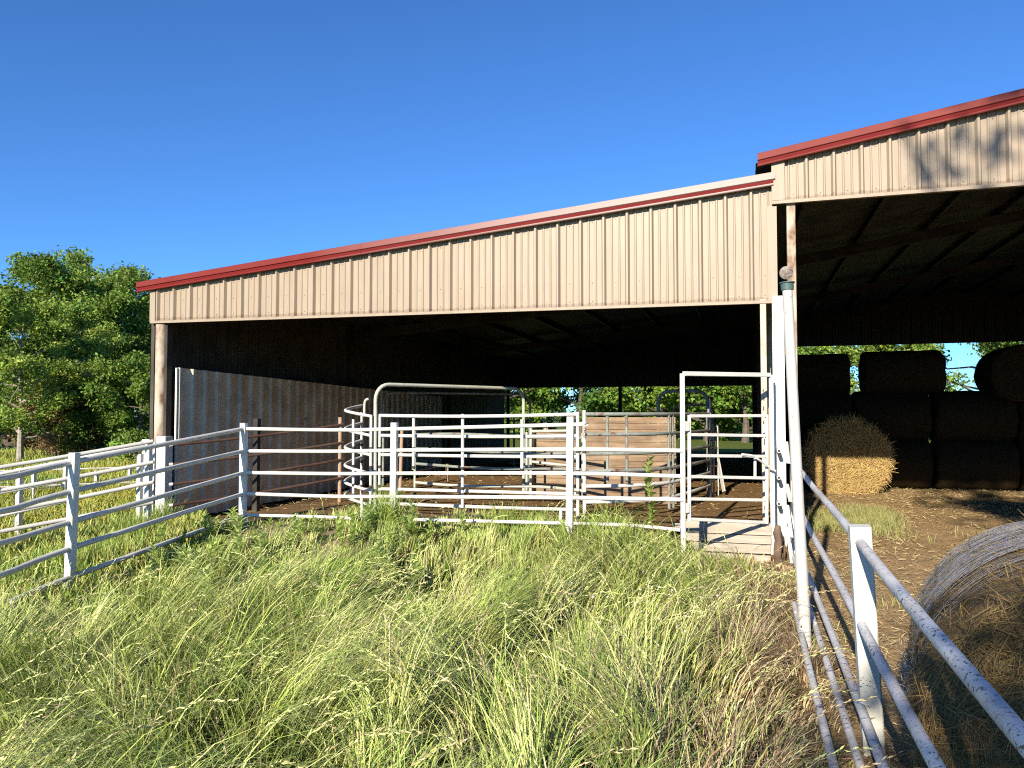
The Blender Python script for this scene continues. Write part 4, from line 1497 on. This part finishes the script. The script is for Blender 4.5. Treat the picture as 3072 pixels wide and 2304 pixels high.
tree('low leafy shrub under the tall tree, right of the brown bush', tbase(255, 28), 3.0, 0.02, 1.8, 16, 28000, 106, leaf=0.11, col=(0.20, 0.29, 0.06), trunk_r=0.08, clump=0.45, name='shrub')
tree('thin reddish brown bush below the left trees', tbase(165, 27), 2.3, 0.02, 1.3, 14, 12000, 107, leaf=0.09, col=(0.34, 0.22, 0.12), trunk_r=0.06, clump=0.5, name='shrub', cvar=0.15)
tree('small shadowed tree behind the left edge fence', tbase(20, 36), 5.4, 0.02, 3.0, 18, 26000, 108, leaf=0.17, col=(0.09, 0.16, 0.03), trunk_r=0.16)
tree('dark tree filling the gap behind the low bush and barn post', tbase(470, 38), 6.6, 0.02, 3.0, 22, 34000, 109, leaf=0.17, col=(0.10, 0.18, 0.033), trunk_r=0.18)

# seen through the rear openings
bgt = [(1500, 50, 8.5, 3.6, 'bright tree seen through the rear opening left of all the others', (0.15, 0.24, 0.035)),
       (1640, 54, 8.5, 3.4, 'pale trunked tree seen behind the left chute wall', (0.14, 0.21, 0.03)),
       (1745, 50, 9.0, 3.0, 'dense dark tree seen through the rear opening beside the dark post', (0.07, 0.14, 0.025)),
       (1990, 48, 7.0, 3.3, 'light green tree seen right of the conifer through the rear opening', (0.16, 0.25, 0.035)),
       (2120, 46, 7.5, 3.2, 'leafy green tree seen over the chute hoops', (0.13, 0.22, 0.03)),
       (2235, 44, 8.0, 3.0, 'leafy tree seen beside the wall at the gate', (0.11, 0.18, 0.03)),
       (2420, 60, 7.4, 2.6, 'rounded tree top showing left of the sky gap over the bales', (0.12, 0.2, 0.03)),
       (2640, 50, 9.0, 3.0, 'yellow green tree seen between two top bales', (0.17, 0.25, 0.04)),
       (2990, 42, 9.0, 4.6, 'large leafy tree seen right of the middle top bale', (0.15, 0.22, 0.035)),
       (3260, 44, 9.0, 4.0, 'leafy tree at the far right behind the hay stack', (0.14, 0.22, 0.035))]
for i, (px, Y, H, rx, lb, cl) in enumerate(bgt):
    tree(lb, tbase(px, Y), H, 0.1, rx, 20, 24000, 200 + i, leaf=0.24, col=tuple(v * 1.5 for v in cl), trunk_r=0.2, clump=0.8, bark='palebark' if i == 1 else 'bark', flat=0.55, group='trees behind the barn')
conifer('blue green conifer standing in the sky gap of the rear opening', tbase(1868, 60), 4.1, 1.9, 9000, 77, (0.06, 0.10, 0.06))
for i, (px, Y) in enumerate(((1575, 62), (1835, 72), (1930, 70), (2060, 66), (2180, 60))):
    tree('low hedge bush %s along the far field edge' % ('left of the dark post', 'left of the conifer', 'right of the conifer', 'behind the hoops', 'nearest the gate wall')[i], tbase(px, Y), 2.6 + 0.35 * (i % 2), 0.02, 2.6, 16, 9000, 300 + i, leaf=0.3, col=(0.11, 0.18, 0.04), trunk_r=0.1, clump=0.8, name='shrub', group='far hedge bushes')
# tree behind the photographer, whose shade dapples the right side
tree('tall tree behind the camera that dapples the right gable and floor', Vector((0.55, -11.6, 0)), 18.8, 0.5, 3.7, 34, 17000, 400, leaf=0.30, trunk_r=0.22, clump=0.7, gap=0.18)

tree('small bushy tree behind the camera that shades the near fence rails', Vector((-1.7, -7.0, 0)), 5.05, 0.2, 1.5, 24, 13000, 401, leaf=0.16, trunk_r=0.12, clump=0.5)  # unseen shade caster, added for the shade on the near bale

# ------------------------------------------------------------------ grass
def blades(X, Y, L, phi, th0, th1, w, cols, seg=4, zoff=0.0, twist=0.6, rng=RNG, bend=1.3):
    """curved tapering blades; phi lean azimuth, th0/th1 angle from vertical at root/tip"""
    n = len(X)
    Z = ground_h(X, Y) + zoff
    ts = np.linspace(0, 1, seg + 1)
    p = np.stack([X, Y, Z], 1)
    hx = np.cos(phi); hy = np.sin(phi)
    tw = phi + np.pi / 2 + rng.normal(0, twist, n)
    wx = np.cos(tw); wy = np.sin(tw)
    rows = []
    for k in range(seg + 1):
        t = ts[k]
        ww = w * (1 - t ** 1.6) * (0.75 + 0.25 * min(1, t * 6)) + 0.0002
        side = np.stack([wx * ww, wy * ww, np.zeros(n)], 1)
        if k < seg:
            rows.append(p - side); rows.append(p + side)
            th = th0 + (th1 - th0) * ((t + 0.5 / seg) ** bend)
            st = (L / seg)[:, None]
            p = p + np.stack([np.sin(th) * hx, np.sin(th) * hy, np.cos(th)], 1) * st
        else:
            rows.append(p)
    Vn = 2 * seg + 1
    V = np.stack(rows, 1).reshape(-1, 3)
    base = np.arange(n)[:, None] * Vn
    quads = np.concatenate([base + np.array([2 * k, 2 * k + 1, 2 * k + 3, 2 * k + 2]) for k in range(seg - 1)])
    tris = base + np.array([2 * seg - 2, 2 * seg - 1, 2 * seg])
    # shade painted into the blade colour, darker towards the root
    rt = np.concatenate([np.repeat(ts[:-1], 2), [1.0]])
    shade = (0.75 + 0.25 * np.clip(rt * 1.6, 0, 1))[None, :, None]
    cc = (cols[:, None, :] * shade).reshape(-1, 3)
    return V, [quads, tris], cc, p


def merge(parts):
    V, q4, q3, cc, o = [], [], [], [], 0
    for v, (a_, b_), c_ in parts:
        V.append(v); q4.append(a_ + o); q3.append(b_ + o); cc.append(c_); o += len(v)
    return np.concatenate(V), [np.concatenate(q4), np.concatenate(q3)], np.concatenate(cc)


def sample_front(n, y0, y1, power=1.0, xl=None, xr=None, rng=RNG):
    """points in the wedge in view, a little wider than the frame"""
    Y = y0 + (y1 - y0) * rng.random(n) ** power
    lo = -0.70 * Y - 1.0
    hi = np.minimum(0.70 * Y + 1.0, FXn(Y) - 0.03)
    X = lo + (hi - lo) * rng.random(n)
    return X, Y


def FXn(Y):
    return 0.555 + 0.304 * Y


GREEN = np.array([0.48, 0.58, 0.12]); PALE = np.array([0.76, 0.81, 0.30]); DEEP = np.array([0.20, 0.34, 0.06])
BROWN = np.array([0.30, 0.185, 0.10]); TANC = np.array([0.55, 0.44, 0.25]); YEL = np.array([0.58, 0.54, 0.13])


def zone(X, Y):
    a, d = bcoord(X, Y)
    tall = sstep(-d, 2.6, 4.6) * sstep(X, -3.9, -1.6) + 0.55 * sstep(-d, 4.5, 6) * (1 - sstep(X, -3.9, -1.6))
    tall = np.clip(tall + 0.9 * sstep(X, -0.2, 1.2) * sstep(-d, 1.2, 2.4), 0, 1)
    dead = sstep(X - FXn(Y), -1.25 + 0.0 * X, -0.25) * (0.55 + 0.6 * sstep(fbm(X * 1.3, Y * 1.3, 41), 0.35, 0.6))
    dry = sstep(fbm(X * 1.1 + 7, Y * 1.1, 21), 0.52, 0.70)
    dry2 = sstep(fbm(X * 2.3 + 3, Y * 2.3, 25), 0.50, 0.68)
    return a, d, tall, np.clip(dead, 0, 1), dry, dry2


def flow(X, Y):
    """lean direction: swirls, mostly to the right and away, with bends"""
    f = fbm(X * 0.55 + 11, Y * 0.55 + 5, 31, 2)
    g = fbm(X * 1.5 + 2, Y * 1.5 + 9, 33, 2)
    return R_(20) + (f - 0.5) * 6.5 + (g - 0.5) * 2.6


def make_grass():
    rng = np.random.default_rng(12)
    parts = []

    def layer(n, tuss, y0, y1, power, lk):
        """blades gathered in tussocks that arch over together"""
        tx, ty = sample_front(tuss, y0, y1, power, rng=rng)
        trad = rng.uniform(0.03, 0.085, tuss) * (0.8 + 0.05 * ty)
        tphi = flow(tx, ty) + rng.normal(0, 0.55, tuss)
        thgt = rng.uniform(0.5, 1.3, tuss)
        tcol = np.clip(rng.normal(1, 0.27, tuss), 0.4, 1.6)
        tarch = rng.uniform(0.4, 1.3, tuss)
        tsel = rng.random(tuss)
        k = rng.integers(0, tuss, n)
        r = np.abs(rng.normal(0, 1, n)) * trad[k]
        an = rng.uniform(0, 2 * np.pi, n)
        X = tx[k] + np.cos(an) * r; Y = ty[k] + np.sin(an) * r
        a, d, tall, dead, dry, dry2 = zone(X, Y)
        bare_n = fbm(X * 0.8, Y * 0.8, 5)
        bare = sstep(bare_n, 0.42, 0.60) * np.exp(-((d + 2.0) / 0.5) ** 2) * (1 - sstep(a, 4, 6)) * 0.8
        bare += sstep(bare_n, 0.40, 0.56) * np.exp(-((a - 2.1) / 0.8) ** 2) * sstep(d, -5.5, -4) * 0.9
        keep = (rng.random(n) > np.clip(bare, 0, 0.93)) & (d < -0.55) & (X < FXn(Y) - 0.02)
        keep &= ~((a < 1.6) & (d > -3.2))
        X, Y, a, d, tall, dead, dry, dry2, k, an, r = [q[keep] for q in (X, Y, a, d, tall, dead, dry, dry2, k, an, r)]
        n = len(X)
        hgt = fbm(X * 1.0 + 3, Y * 1.0, 71)
        hol = sstep(fbm(X * 2.1 + 9, Y * 2.1, 77, 2), 0.28, 0.5)       # hollows between the lodged swathes
        L = lk * (0.3 + 0.7 * hol) * ((0.10 + 0.18 * rng.random(n)) * (1 - tall) + tall * (0.32 + 0.58 * rng.random(n)) * (0.55 + 0.9 * hgt)) * thgt[k]
        fl = (X + 4.15) - (Y - 7.0) * 0.31
        L *= 1 - 0.70 * np.exp(-(fl / 0.55) ** 2) * (Y < 9.8)   # grazed short under the left fence
        L *= 1 - 0.72 * sstep(X - FXn(Y), -0.60, -0.30)        # trodden short along the right fence
        L *= np.where(dead > 0.5, 0.8, 1.0)
        near_f = sstep(d, -2.6, -1.5)
        L = L * (1 - 0.25 * near_f * (1 - tall))
        vx = np.cos(tphi[k]) * 1.0 + np.cos(an) * 0.45 * r / trad[k] + rng.normal(0, 0.35, n)
        vy = np.sin(tphi[k]) * 1.0 + np.sin(an) * 0.45 * r / trad[k] + rng.normal(0, 0.35, n)
        phi = np.arctan2(vy, vx)
        th0 = np.abs(rng.normal(0.10, 0.14, n)) + 0.15 * tall
        th1 = th0 + 0.6 + tall * rng.uniform(0.9, 1.9, n) * (0.55 + 0.5 * tarch[k])
        w = 0.0021 + 0.0022 * rng.random(n) + 0.0010 * (Y > 6)
        q = rng.random(n)[:, None]
        col = GREEN * (1 - q) + np.where((tsel[k] < 0.55)[:, None], PALE, DEEP) * q
        col = col * (1 - 0.35 * dry[:, None]) + (PALE * 0.5 + TANC * 0.5) * 0.35 * dry[:, None]
        y2 = (dry2 * (tsel[k] < 0.30) * (rng.random(n) < 0.7))[:, None]
        col = col * (1 - 0.6 * y2) + YEL * 0.6 * y2
        dd = (rng.random(n) < dead)[:, None]
        br = np.where(rng.random(n)[:, None] < 0.5, BROWN, TANC)
        col = np.where(dd, br, col)
        dl = (rng.random(n) < 0.05)[:, None]
        col = np.where(dl, TANC, col)
        col = col * tcol[k][:, None] * rng.normal(1, 0.14, n)[:, None]
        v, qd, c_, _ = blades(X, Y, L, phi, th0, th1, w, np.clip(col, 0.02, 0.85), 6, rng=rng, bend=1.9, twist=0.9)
        parts.append((v, qd, c_))

    layer(82000, 1900, 1.9, 9.9, 0.85, 1.0)
    layer(42000, 12000, 1.9, 9.9, 0.8, 0.55)
    V, Q, CC = merge(parts)
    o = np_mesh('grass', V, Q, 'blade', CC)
    tag(o, 'long pale green windblown grass covering the yard in front of the barn', 'grass', None, 'stuff')

    # flowering stems with drooping seed heads
    parts = []
    n = 1300
    X, Y = sample_front(n, 2.0, 9.0, 0.8, rng=rng)
    a, d, tall, dead, dry, dry2 = zone(X, Y)
    keep = (X < FXn(Y) - 0.45) & (rng.random(n) < 0.12 + 0.88 * tall) & (d < -1.0) & ~((a < 2.4) & (d > -4.0))
    X, Y, tall, dead = X[keep], Y[keep], tall[keep], dead[keep]
    n = len(X)
    L = 0.42 + 0.48 * rng.random(n) * tall + 0.1
    phi = flow(X, Y) + rng.normal(0, 0.6, n)
    th0 = np.abs(rng.normal(0.15, 0.12, n)); th1 = th0 + rng.uniform(0.9, 2.0, n)
    col = np.where((rng.random(n) < 0.25 + 0.6 * dead)[:, None], TANC * 1.05, PALE * 1.05) * rng.normal(1, 0.12, n)[:, None]
    seg = 7
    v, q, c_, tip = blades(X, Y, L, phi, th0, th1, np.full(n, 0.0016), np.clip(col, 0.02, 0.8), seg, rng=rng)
    parts.append((v, q, c_))
    # spikelets along the last third of each stem
    vv = v.reshape(n, 2 * seg + 1, 3)
    cen = np.concatenate([0.5 * (vv[:, 0:2 * seg:2] + vv[:, 1:2 * seg:2]), vv[:, 2 * seg:2 * seg + 1]], 1)
    SV, SQ, SC = [], [], []
    for s in range(20):
        f = seg * (0.60 + 0.40 * s / 19.0)
        k0 = min(int(f), seg - 1)
        fr = f - k0
        P = cen[:, k0] * (1 - fr) + cen[:, k0 + 1] * fr
        D = unit(cen[:, k0 + 1] - cen[:, k0])
        sd = unit(np.cross(D, rng.normal(0, 1, (n, 3))))
        dirs = unit(D * 1.0 + sd * 0.32)
        nr = unit(np.cross(dirs, rng.normal(0, 1, (n, 3))))
        V_, Q_ = quads_leaf(P, nr, dirs, rng.uniform(0.022, 0.034, n), 0.11)
        SV.append(V_); SQ.append(Q_); SC.append(np.repeat(np.clip(col * 1.05, 0, 0.85), 4, 0))
    o_ = 0
    q3 = []
    for a_, b_ in zip(SV, SQ):
        q3.append(b_ + o_); o_ += len(a_)
    sv = np.concatenate(SV); sq = np.concatenate(q3); sc = np.concatenate(SC)
    V, Q, CC = merge(parts)
    allV = np.concatenate([V, sv]); Q = [Q[0], np.concatenate([Q[1], sq + len(V)])]
    o = np_mesh('seed_heads', allV, Q, 'blade', np.concatenate([CC, sc]))
    tag(o, 'drooping pale seed heads standing above the long grass', 'grass', None, 'stuff')


make_grass()


def make_side_growth():
    rng = np.random.default_rng(22)
    # pasture beyond the left fence and round the barn corner
    n = 60000
    Y = 5.5 + 27 * rng.random(n) ** 1.35
    lo = -0.72 * Y - 1.0
    X = lo + (np.minimum(-0.25 * Y - 1.0, -3.2) - lo) * rng.random(n)
    a, d = bcoord(X, Y)
    keep = (a < -0.25) | ((d < -0.3) & (X < -0.40 * Y))
    bare_n = fbm(X * 0.8, Y * 0.8, 5)
    keep &= rng.random(n) > 0.6 * sstep(bare_n, 0.5, 0.62) * (Y < 11)
    X, Y, a = X[keep], Y[keep], a[keep]
    n = len(X)
    sc = 1 + 0.05 * (Y - 6)
    L = (0.07 + 0.15 * rng.random(n)) * (0.7 + 0.7 * fbm(X, Y, 8)) * np.minimum(sc, 1.6)
    phi = rng.uniform(0, 6.28, n)
    th0 = np.abs(rng.normal(0.2, 0.2, n)); th1 = th0 + rng.uniform(0.2, 1.2, n)
    k = rng.random(n)[:, None]
    col = GREEN * (1 - k) + DEEP * k
    ye = ((fbm(X * 0.6, Y * 0.6, 12) > 0.42) & (rng.random(n) < 0.5))[:, None]
    col = np.where(ye, YEL * 0.8, col) * rng.normal(1, 0.2, n)[:, None]
    w = 0.0035 + 0.0006 * Y
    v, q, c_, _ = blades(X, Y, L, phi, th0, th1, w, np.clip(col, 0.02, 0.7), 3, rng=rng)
    o = np_mesh('pasture_grass', v, q, 'blade', c_)
    tag(o, 'short mixed grass of the pasture beyond the left fences', 'grass', None, 'stuff')
    # yellow flowers in the pasture
    n = 16000
    Y = 9.5 + 14 * rng.random(n) ** 1.2
    X = -0.72 * Y - 1 + (0.72 * Y + 1 - 0.33 * Y) * rng.random(n)
    a, d = bcoord(X, Y)
    keep = (a < -0.4) & (rng.random(n) < sstep(fbm(X * 0.45, Y * 0.45, 15), 0.30, 0.55))
    X, Y = X[keep], Y[keep]
    n = len(X)
    P = np.stack([X, Y, ground_h(X, Y) + rng.uniform(0.12, 0.30, n)], 1)
    VS, QS, o_ = [], [], 0
    for k in range(3):
        nr = unit(rng.normal(0, 0.6, (n, 3)) + np.array([0, -0.3, 0.8]))
        dr = unit(np.cross(nr, rng.normal(0, 1, (n, 3))))
        V_, Q_ = quads_leaf(P - dr * 0.012, nr, dr, np.full(n, 0.030), 0.32)
        VS.append(V_); QS.append(Q_ + o_); o_ += len(V_)
    col = np.array([0.62, 0.48, 0.05]) * rng.normal(1, 0.15, n)[:, None]
    o = np_mesh('wildflowers', np.concatenate(VS), np.concatenate(QS), 'petal', np.tile(np.repeat(np.clip(col, 0.02, 0.85), 4, 0), (3, 1)))
    tag(o, 'drift of small yellow wildflowers in the pasture left of the barn', 'flowers', None, 'stuff')
    # small white flowers in the right part of the grass
    n = 60
    X = rng.uniform(0.4, 1.9, n); Y = rng.uniform(4.8, 6.6, n)
    P = np.stack([X, Y, ground_h(X, Y) + rng.uniform(0.25, 0.42, n)], 1)
    VS, QS, o_ = [], [], 0
    for k in range(3):
        nr = unit(rng.normal(0, 0.5, (n, 3)) + np.array([0, -0.6, 0.6]))
        dr = unit(np.cross(nr, rng.normal(0, 1, (n, 3))))
        V_, Q_ = quads_leaf(P - dr * 0.010, nr, dr, np.full(n, 0.02), 0.4)
        VS.append(V_); QS.append(Q_ + o_); o_ += len(V_)
    o = np_mesh('white_blossoms', np.concatenate(VS), np.concatenate(QS), 'petal', np.full((o_, 3), 0.75))
    tag(o, 'scattered tiny white blossoms in the grass before the gate', 'flowers', None, 'stuff')
    # straw litter on the right ground and barn floors
    n = 85000
    Y = 1.6 + 16 * rng.random(n) ** 1.2
    X = FXn(Y) - 0.15 + (0.42 * Y + 2.0) * rng.random(n)
    n2 = 5000
    a2 = rng.uniform(1.2, 9.0, n2); d2 = rng.uniform(-1.2, 9, n2)
    X = np.concatenate([X, OX + a2 * UX + d2 * VX]); Y = np.concatenate([Y, OY + a2 * UY + d2 * VY])
    n = len(X)
    den = fbm(X * 1.4, Y * 1.4, 51)
    keep = rng.random(n) < 0.25 + 1.1 * sstep(den, 0.3, 0.65)
    X, Y = X[keep], Y[keep]
    n = len(X)
    Z = ground_h(X, Y) + rng.uniform(0.002, 0.03, n)
    an = rng.uniform(0, 6.28, n)
    el = rng.normal(0, 0.22, n)
    le = rng.uniform(0.02, 0.085, n)
    p = np.stack([X, Y, Z], 1)
    dv_ = np.stack([np.cos(an) * np.cos(el), np.sin(an) * np.cos(el), np.abs(np.sin(el))], 1)
    sd = np.stack([-np.sin(an), np.cos(an), rng.normal(0, 0.5, n)], 1) * (0.0010 + 0.00018 * Y)[:, None]
    q_ = p + dv_ * le[:, None]
    V = np.stack([p - sd, p + sd, q_ + sd, q_ - sd], 1).reshape(-1, 3)
    col = np.array([0.56, 0.43, 0.22]) * rng.uniform(0.4, 1.35, n)[:, None] * (1 + rng.normal(0, 0.05, (n, 3)))
    o = np_mesh('straw_litter', V, np.arange(4 * n).reshape(n, 4), 'straw', np.repeat(np.clip(col, 0.02, 0.75), 4, 0))
    tag(o, 'dry straw scattered over the trampled ground and barn floor', 'straw', None, 'stuff')
    # sparse green tufts on the right ground
    n = 9000
    cx = rng.uniform(1.5, 8.0, 60); cy = rng.uniform(4.5, 12.0, 60)
    for i in range(22):
        q = atz(rng.uniform(2470, 2650), rng.uniform(1535, 1605), 0.0)
        cx[i], cy[i] = q.x, q.y
    k = rng.integers(0, 60, n)
    k = np.where(rng.random(n) < 0.7, k % 22, k)
    X = cx[k] + rng.normal(0, 0.16, n); Y = cy[k] + rng.normal(0, 0.16, n)
    keep = (X > FXn(Y) + 0.05) & ~((X - NB_c.x) ** 2 + (Y - NB_c.y) ** 2 < 0.8)
    X, Y = X[keep], Y[keep]
    n = len(X)
    mixk = rng.random(n)[:, None]
    col = (GREEN * 0.75 * mixk + TANC * 0.8 * (1 - mixk)) * rng.normal(1, 0.25, n)[:, None]
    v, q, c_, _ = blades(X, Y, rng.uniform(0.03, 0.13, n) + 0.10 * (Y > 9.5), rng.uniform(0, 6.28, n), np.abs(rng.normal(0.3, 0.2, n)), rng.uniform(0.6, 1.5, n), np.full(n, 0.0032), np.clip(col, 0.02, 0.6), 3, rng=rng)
    o = np_mesh('grass_tufts', v, q, 'blade', c_)
    tag(o, 'thin green tufts on the strawy ground right of the fence', 'grass', None, 'stuff')


make_side_growth()


# ------------------------------------------------------------------ weeds one can tell apart
def weed_mesh(seed, H, n_leaf, ll, droop, col, wid=0.10, feathery=False):
    rng = np.random.default_rng(seed)
    # stem
    st = np.array([[0.02 * math.sin(i), 0.02 * math.cos(i * 1.3), H * i / 6] for i in range(7)])
    st[0] = 0
    V, Q3, Q4, CC = [], [], [], []
    o = 0
    for s in range(2):
        d = np.array([[0.0035, 0, 0], [0, 0.0035, 0]][s])
        vv = np.stack([st - d, st + d], 1).reshape(-1, 3)
        i = np.arange(6) * 2 + o
        Q4.append(np.stack([i, i + 1, i + 3, i + 2], 1))
        V.append(vv); CC.append(np.tile(np.array(col) * 0.9, (len(vv), 1)))
        o += len(vv)
    for k in range(n_leaf):
        f = 0.15 + 0.85 * k / n_leaf
        j = min(int(f * 6), 5)
        p = st[j] + (st[j + 1] - st[j]) * (f * 6 - j)
        an = k * 2.399 + rng.normal(0, 0.2)
        L = ll * (0.55 + 0.45 * math.sin(math.pi * min(1, f * 0.9 + 0.1))) * rng.uniform(0.8, 1.15)
        seg = 4
        th = 0.5 + (1 - f) * 0.5
        pts = [p]
        for s in range(seg):
            t_ = th + droop * (s / seg)
            pts.append(pts[-1] + np.array([math.cos(an) * math.sin(t_), math.sin(an) * math.sin(t_), math.cos(t_)]) * L / seg)
        pts = np.array(pts)
        sd = np.array([-math.sin(an), math.cos(an), 0])
        ws = np.array([0.35, 1.0, 0.9, 0.5, 0.03]) * L * wid
        if feathery:
            ws *= np.array([0.5, 1.6, 0.5, 1.4, 0.3])
        vv = np.stack([pts - sd * ws[:, None], pts + sd * ws[:, None]], 1).reshape(-1, 3)
        i = np.arange(seg) * 2 + o
        Q4.append(np.stack([i, i + 1, i + 3, i + 2], 1))
        V.append(vv)
        CC.append(np.tile(np.array(col) * rng.uniform(0.75, 1.3), (len(vv), 1)))
        o += len(vv)
    return np.concatenate(V), np.concatenate(Q4), np.concatenate(CC)


def weeds():
    kinds = [(weed_mesh(1, 0.38, 34, 0.17, 1.3, (0.48, 0.58, 0.22), 0.14), 'leafy_weed', 'upright weed with long drooping grey green leaves in the grass', 'tall leafy weeds in the yard'),
             (weed_mesh(2, 0.26, 28, 0.13, 1.2, (0.48, 0.60, 0.17), 0.13), 'leafy_weed', 'short bushy weed with narrow bright green leaves in the grass', 'short leafy weeds in the yard'),
             (weed_mesh(3, 0.30, 60, 0.085, 0.6, (0.34, 0.50, 0.08), 0.11, True), 'ragweed', 'feathery bright green weed by the left fence corner', 'feathery weeds by the fence corner'),
             (weed_mesh(4, 0.95, 70, 0.20, 1.5, (0.46, 0.56, 0.15), 0.13), 'leafy_weed', 'tallest drooping leafy weed growing through the front fence', None)]
    spots = {0: [(600, 1800), (712, 1690), (705, 1840), (630, 1870), (935, 1735), (780, 1730), (560, 1770), (870, 1700), (1135, 1745)],
             1: [(905, 1655), (1105, 1640), (1250, 1640), (1020, 1700), (1320, 1640), (700, 1660), (1125, 1630), (1600, 1640), (1480, 1660), (2020, 1660), (980, 1630), (1180, 1690), (420, 1820), (300, 1860), (830, 1660), (960, 1680), (1060, 1660), (760, 1690), (660, 1740), (1210, 1650), (1290, 1690), (1380, 1660), (850, 1780), (640, 1700), (500, 1720), (1000, 1760), (1700, 1660), (1560, 1640)],
             2: [(697, 1590), (625, 1612), (655, 1600), (575, 1650), (545, 1680), (420, 1640), (300, 1640), (730, 1600)],
             3: [(1945, 1640)]}
    rng = np.random.default_rng(5)
    for _ in range(34):
        spots[1].append((rng.uniform(430, 1350), rng.uniform(1610, 1790)))
    for _ in range(14):
        spots[0].append((rng.uniform(480, 1250), rng.uniform(1640, 1850)))
    for k, pts in spots.items():
        (V, Q, CC), nm, lb, gp = kinds[k]
        first = None
        for i, (px, py) in enumerate(pts):
            z = 0.05
            for _ in range(3):
                q = atz(px, py, z)
                z = gz(q.x, q.y)
            if first is None:
                o = np_mesh(nm, V, Q, 'leaf', CC)
                first = o
            else:
                o = first.copy()
                C.objects.link(o)
            o.location = (q.x, q.y, z - 0.01)
            s = rng.uniform(0.75, 1.2) * (0.7 if py < 1660 else 1.0) if k < 3 else 1.0
            o.scale = (s, s, s)
            o.rotation_euler = (rng.normal(0, 0.08), rng.normal(0, 0.08), rng.uniform(0, 6.28))
            tag(o, lb, 'weed', gp)


weeds()


def clumps():
    """taller tufts growing at the fence posts"""
    rng = np.random.default_rng(31)
    info = [((1150, 1590), 0.55, 420, 'tall grass tuft growing through the fence at the second post'),
            ((1520, 1600), 0.42, 260, 'loose tall grass tuft between the two front fence posts'),
            ((1640, 1600), 0.38, 220, 'grass tuft just left of the third white fence post'),
            ((1830, 1610), 0.45, 240, 'thin tall grass tuft between the third post and the tall weed'),
            ((480, 1580), 0.50, 420, 'bushy grass tuft at the foot of the white barn corner post'),
            ((400, 1620), 0.40, 380, 'dark grass tuft under the low fence rail near the barn corner')]
    for (px, py), H, n, lb in info:
        z = 0.2
        for _ in range(3):
            q = atz(px, py, z); z = gz(q.x, q.y)
        X = q.x + rng.normal(0, 0.11, n); Y = q.y + rng.normal(0, 0.09, n)
        k = rng.random(n)[:, None]
        col = (GREEN * (1 - k) + DEEP * k) * rng.normal(1, 0.2, n)[:, None]
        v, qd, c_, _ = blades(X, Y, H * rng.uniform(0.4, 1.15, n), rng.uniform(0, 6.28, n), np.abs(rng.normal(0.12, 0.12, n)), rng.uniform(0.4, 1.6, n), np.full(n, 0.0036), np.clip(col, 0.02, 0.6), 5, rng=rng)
        o = np_mesh('grass_tuft', v, qd, 'blade', c_)
        tag(o, lb, 'grass tuft', 'tufts at the fence')


clumps()
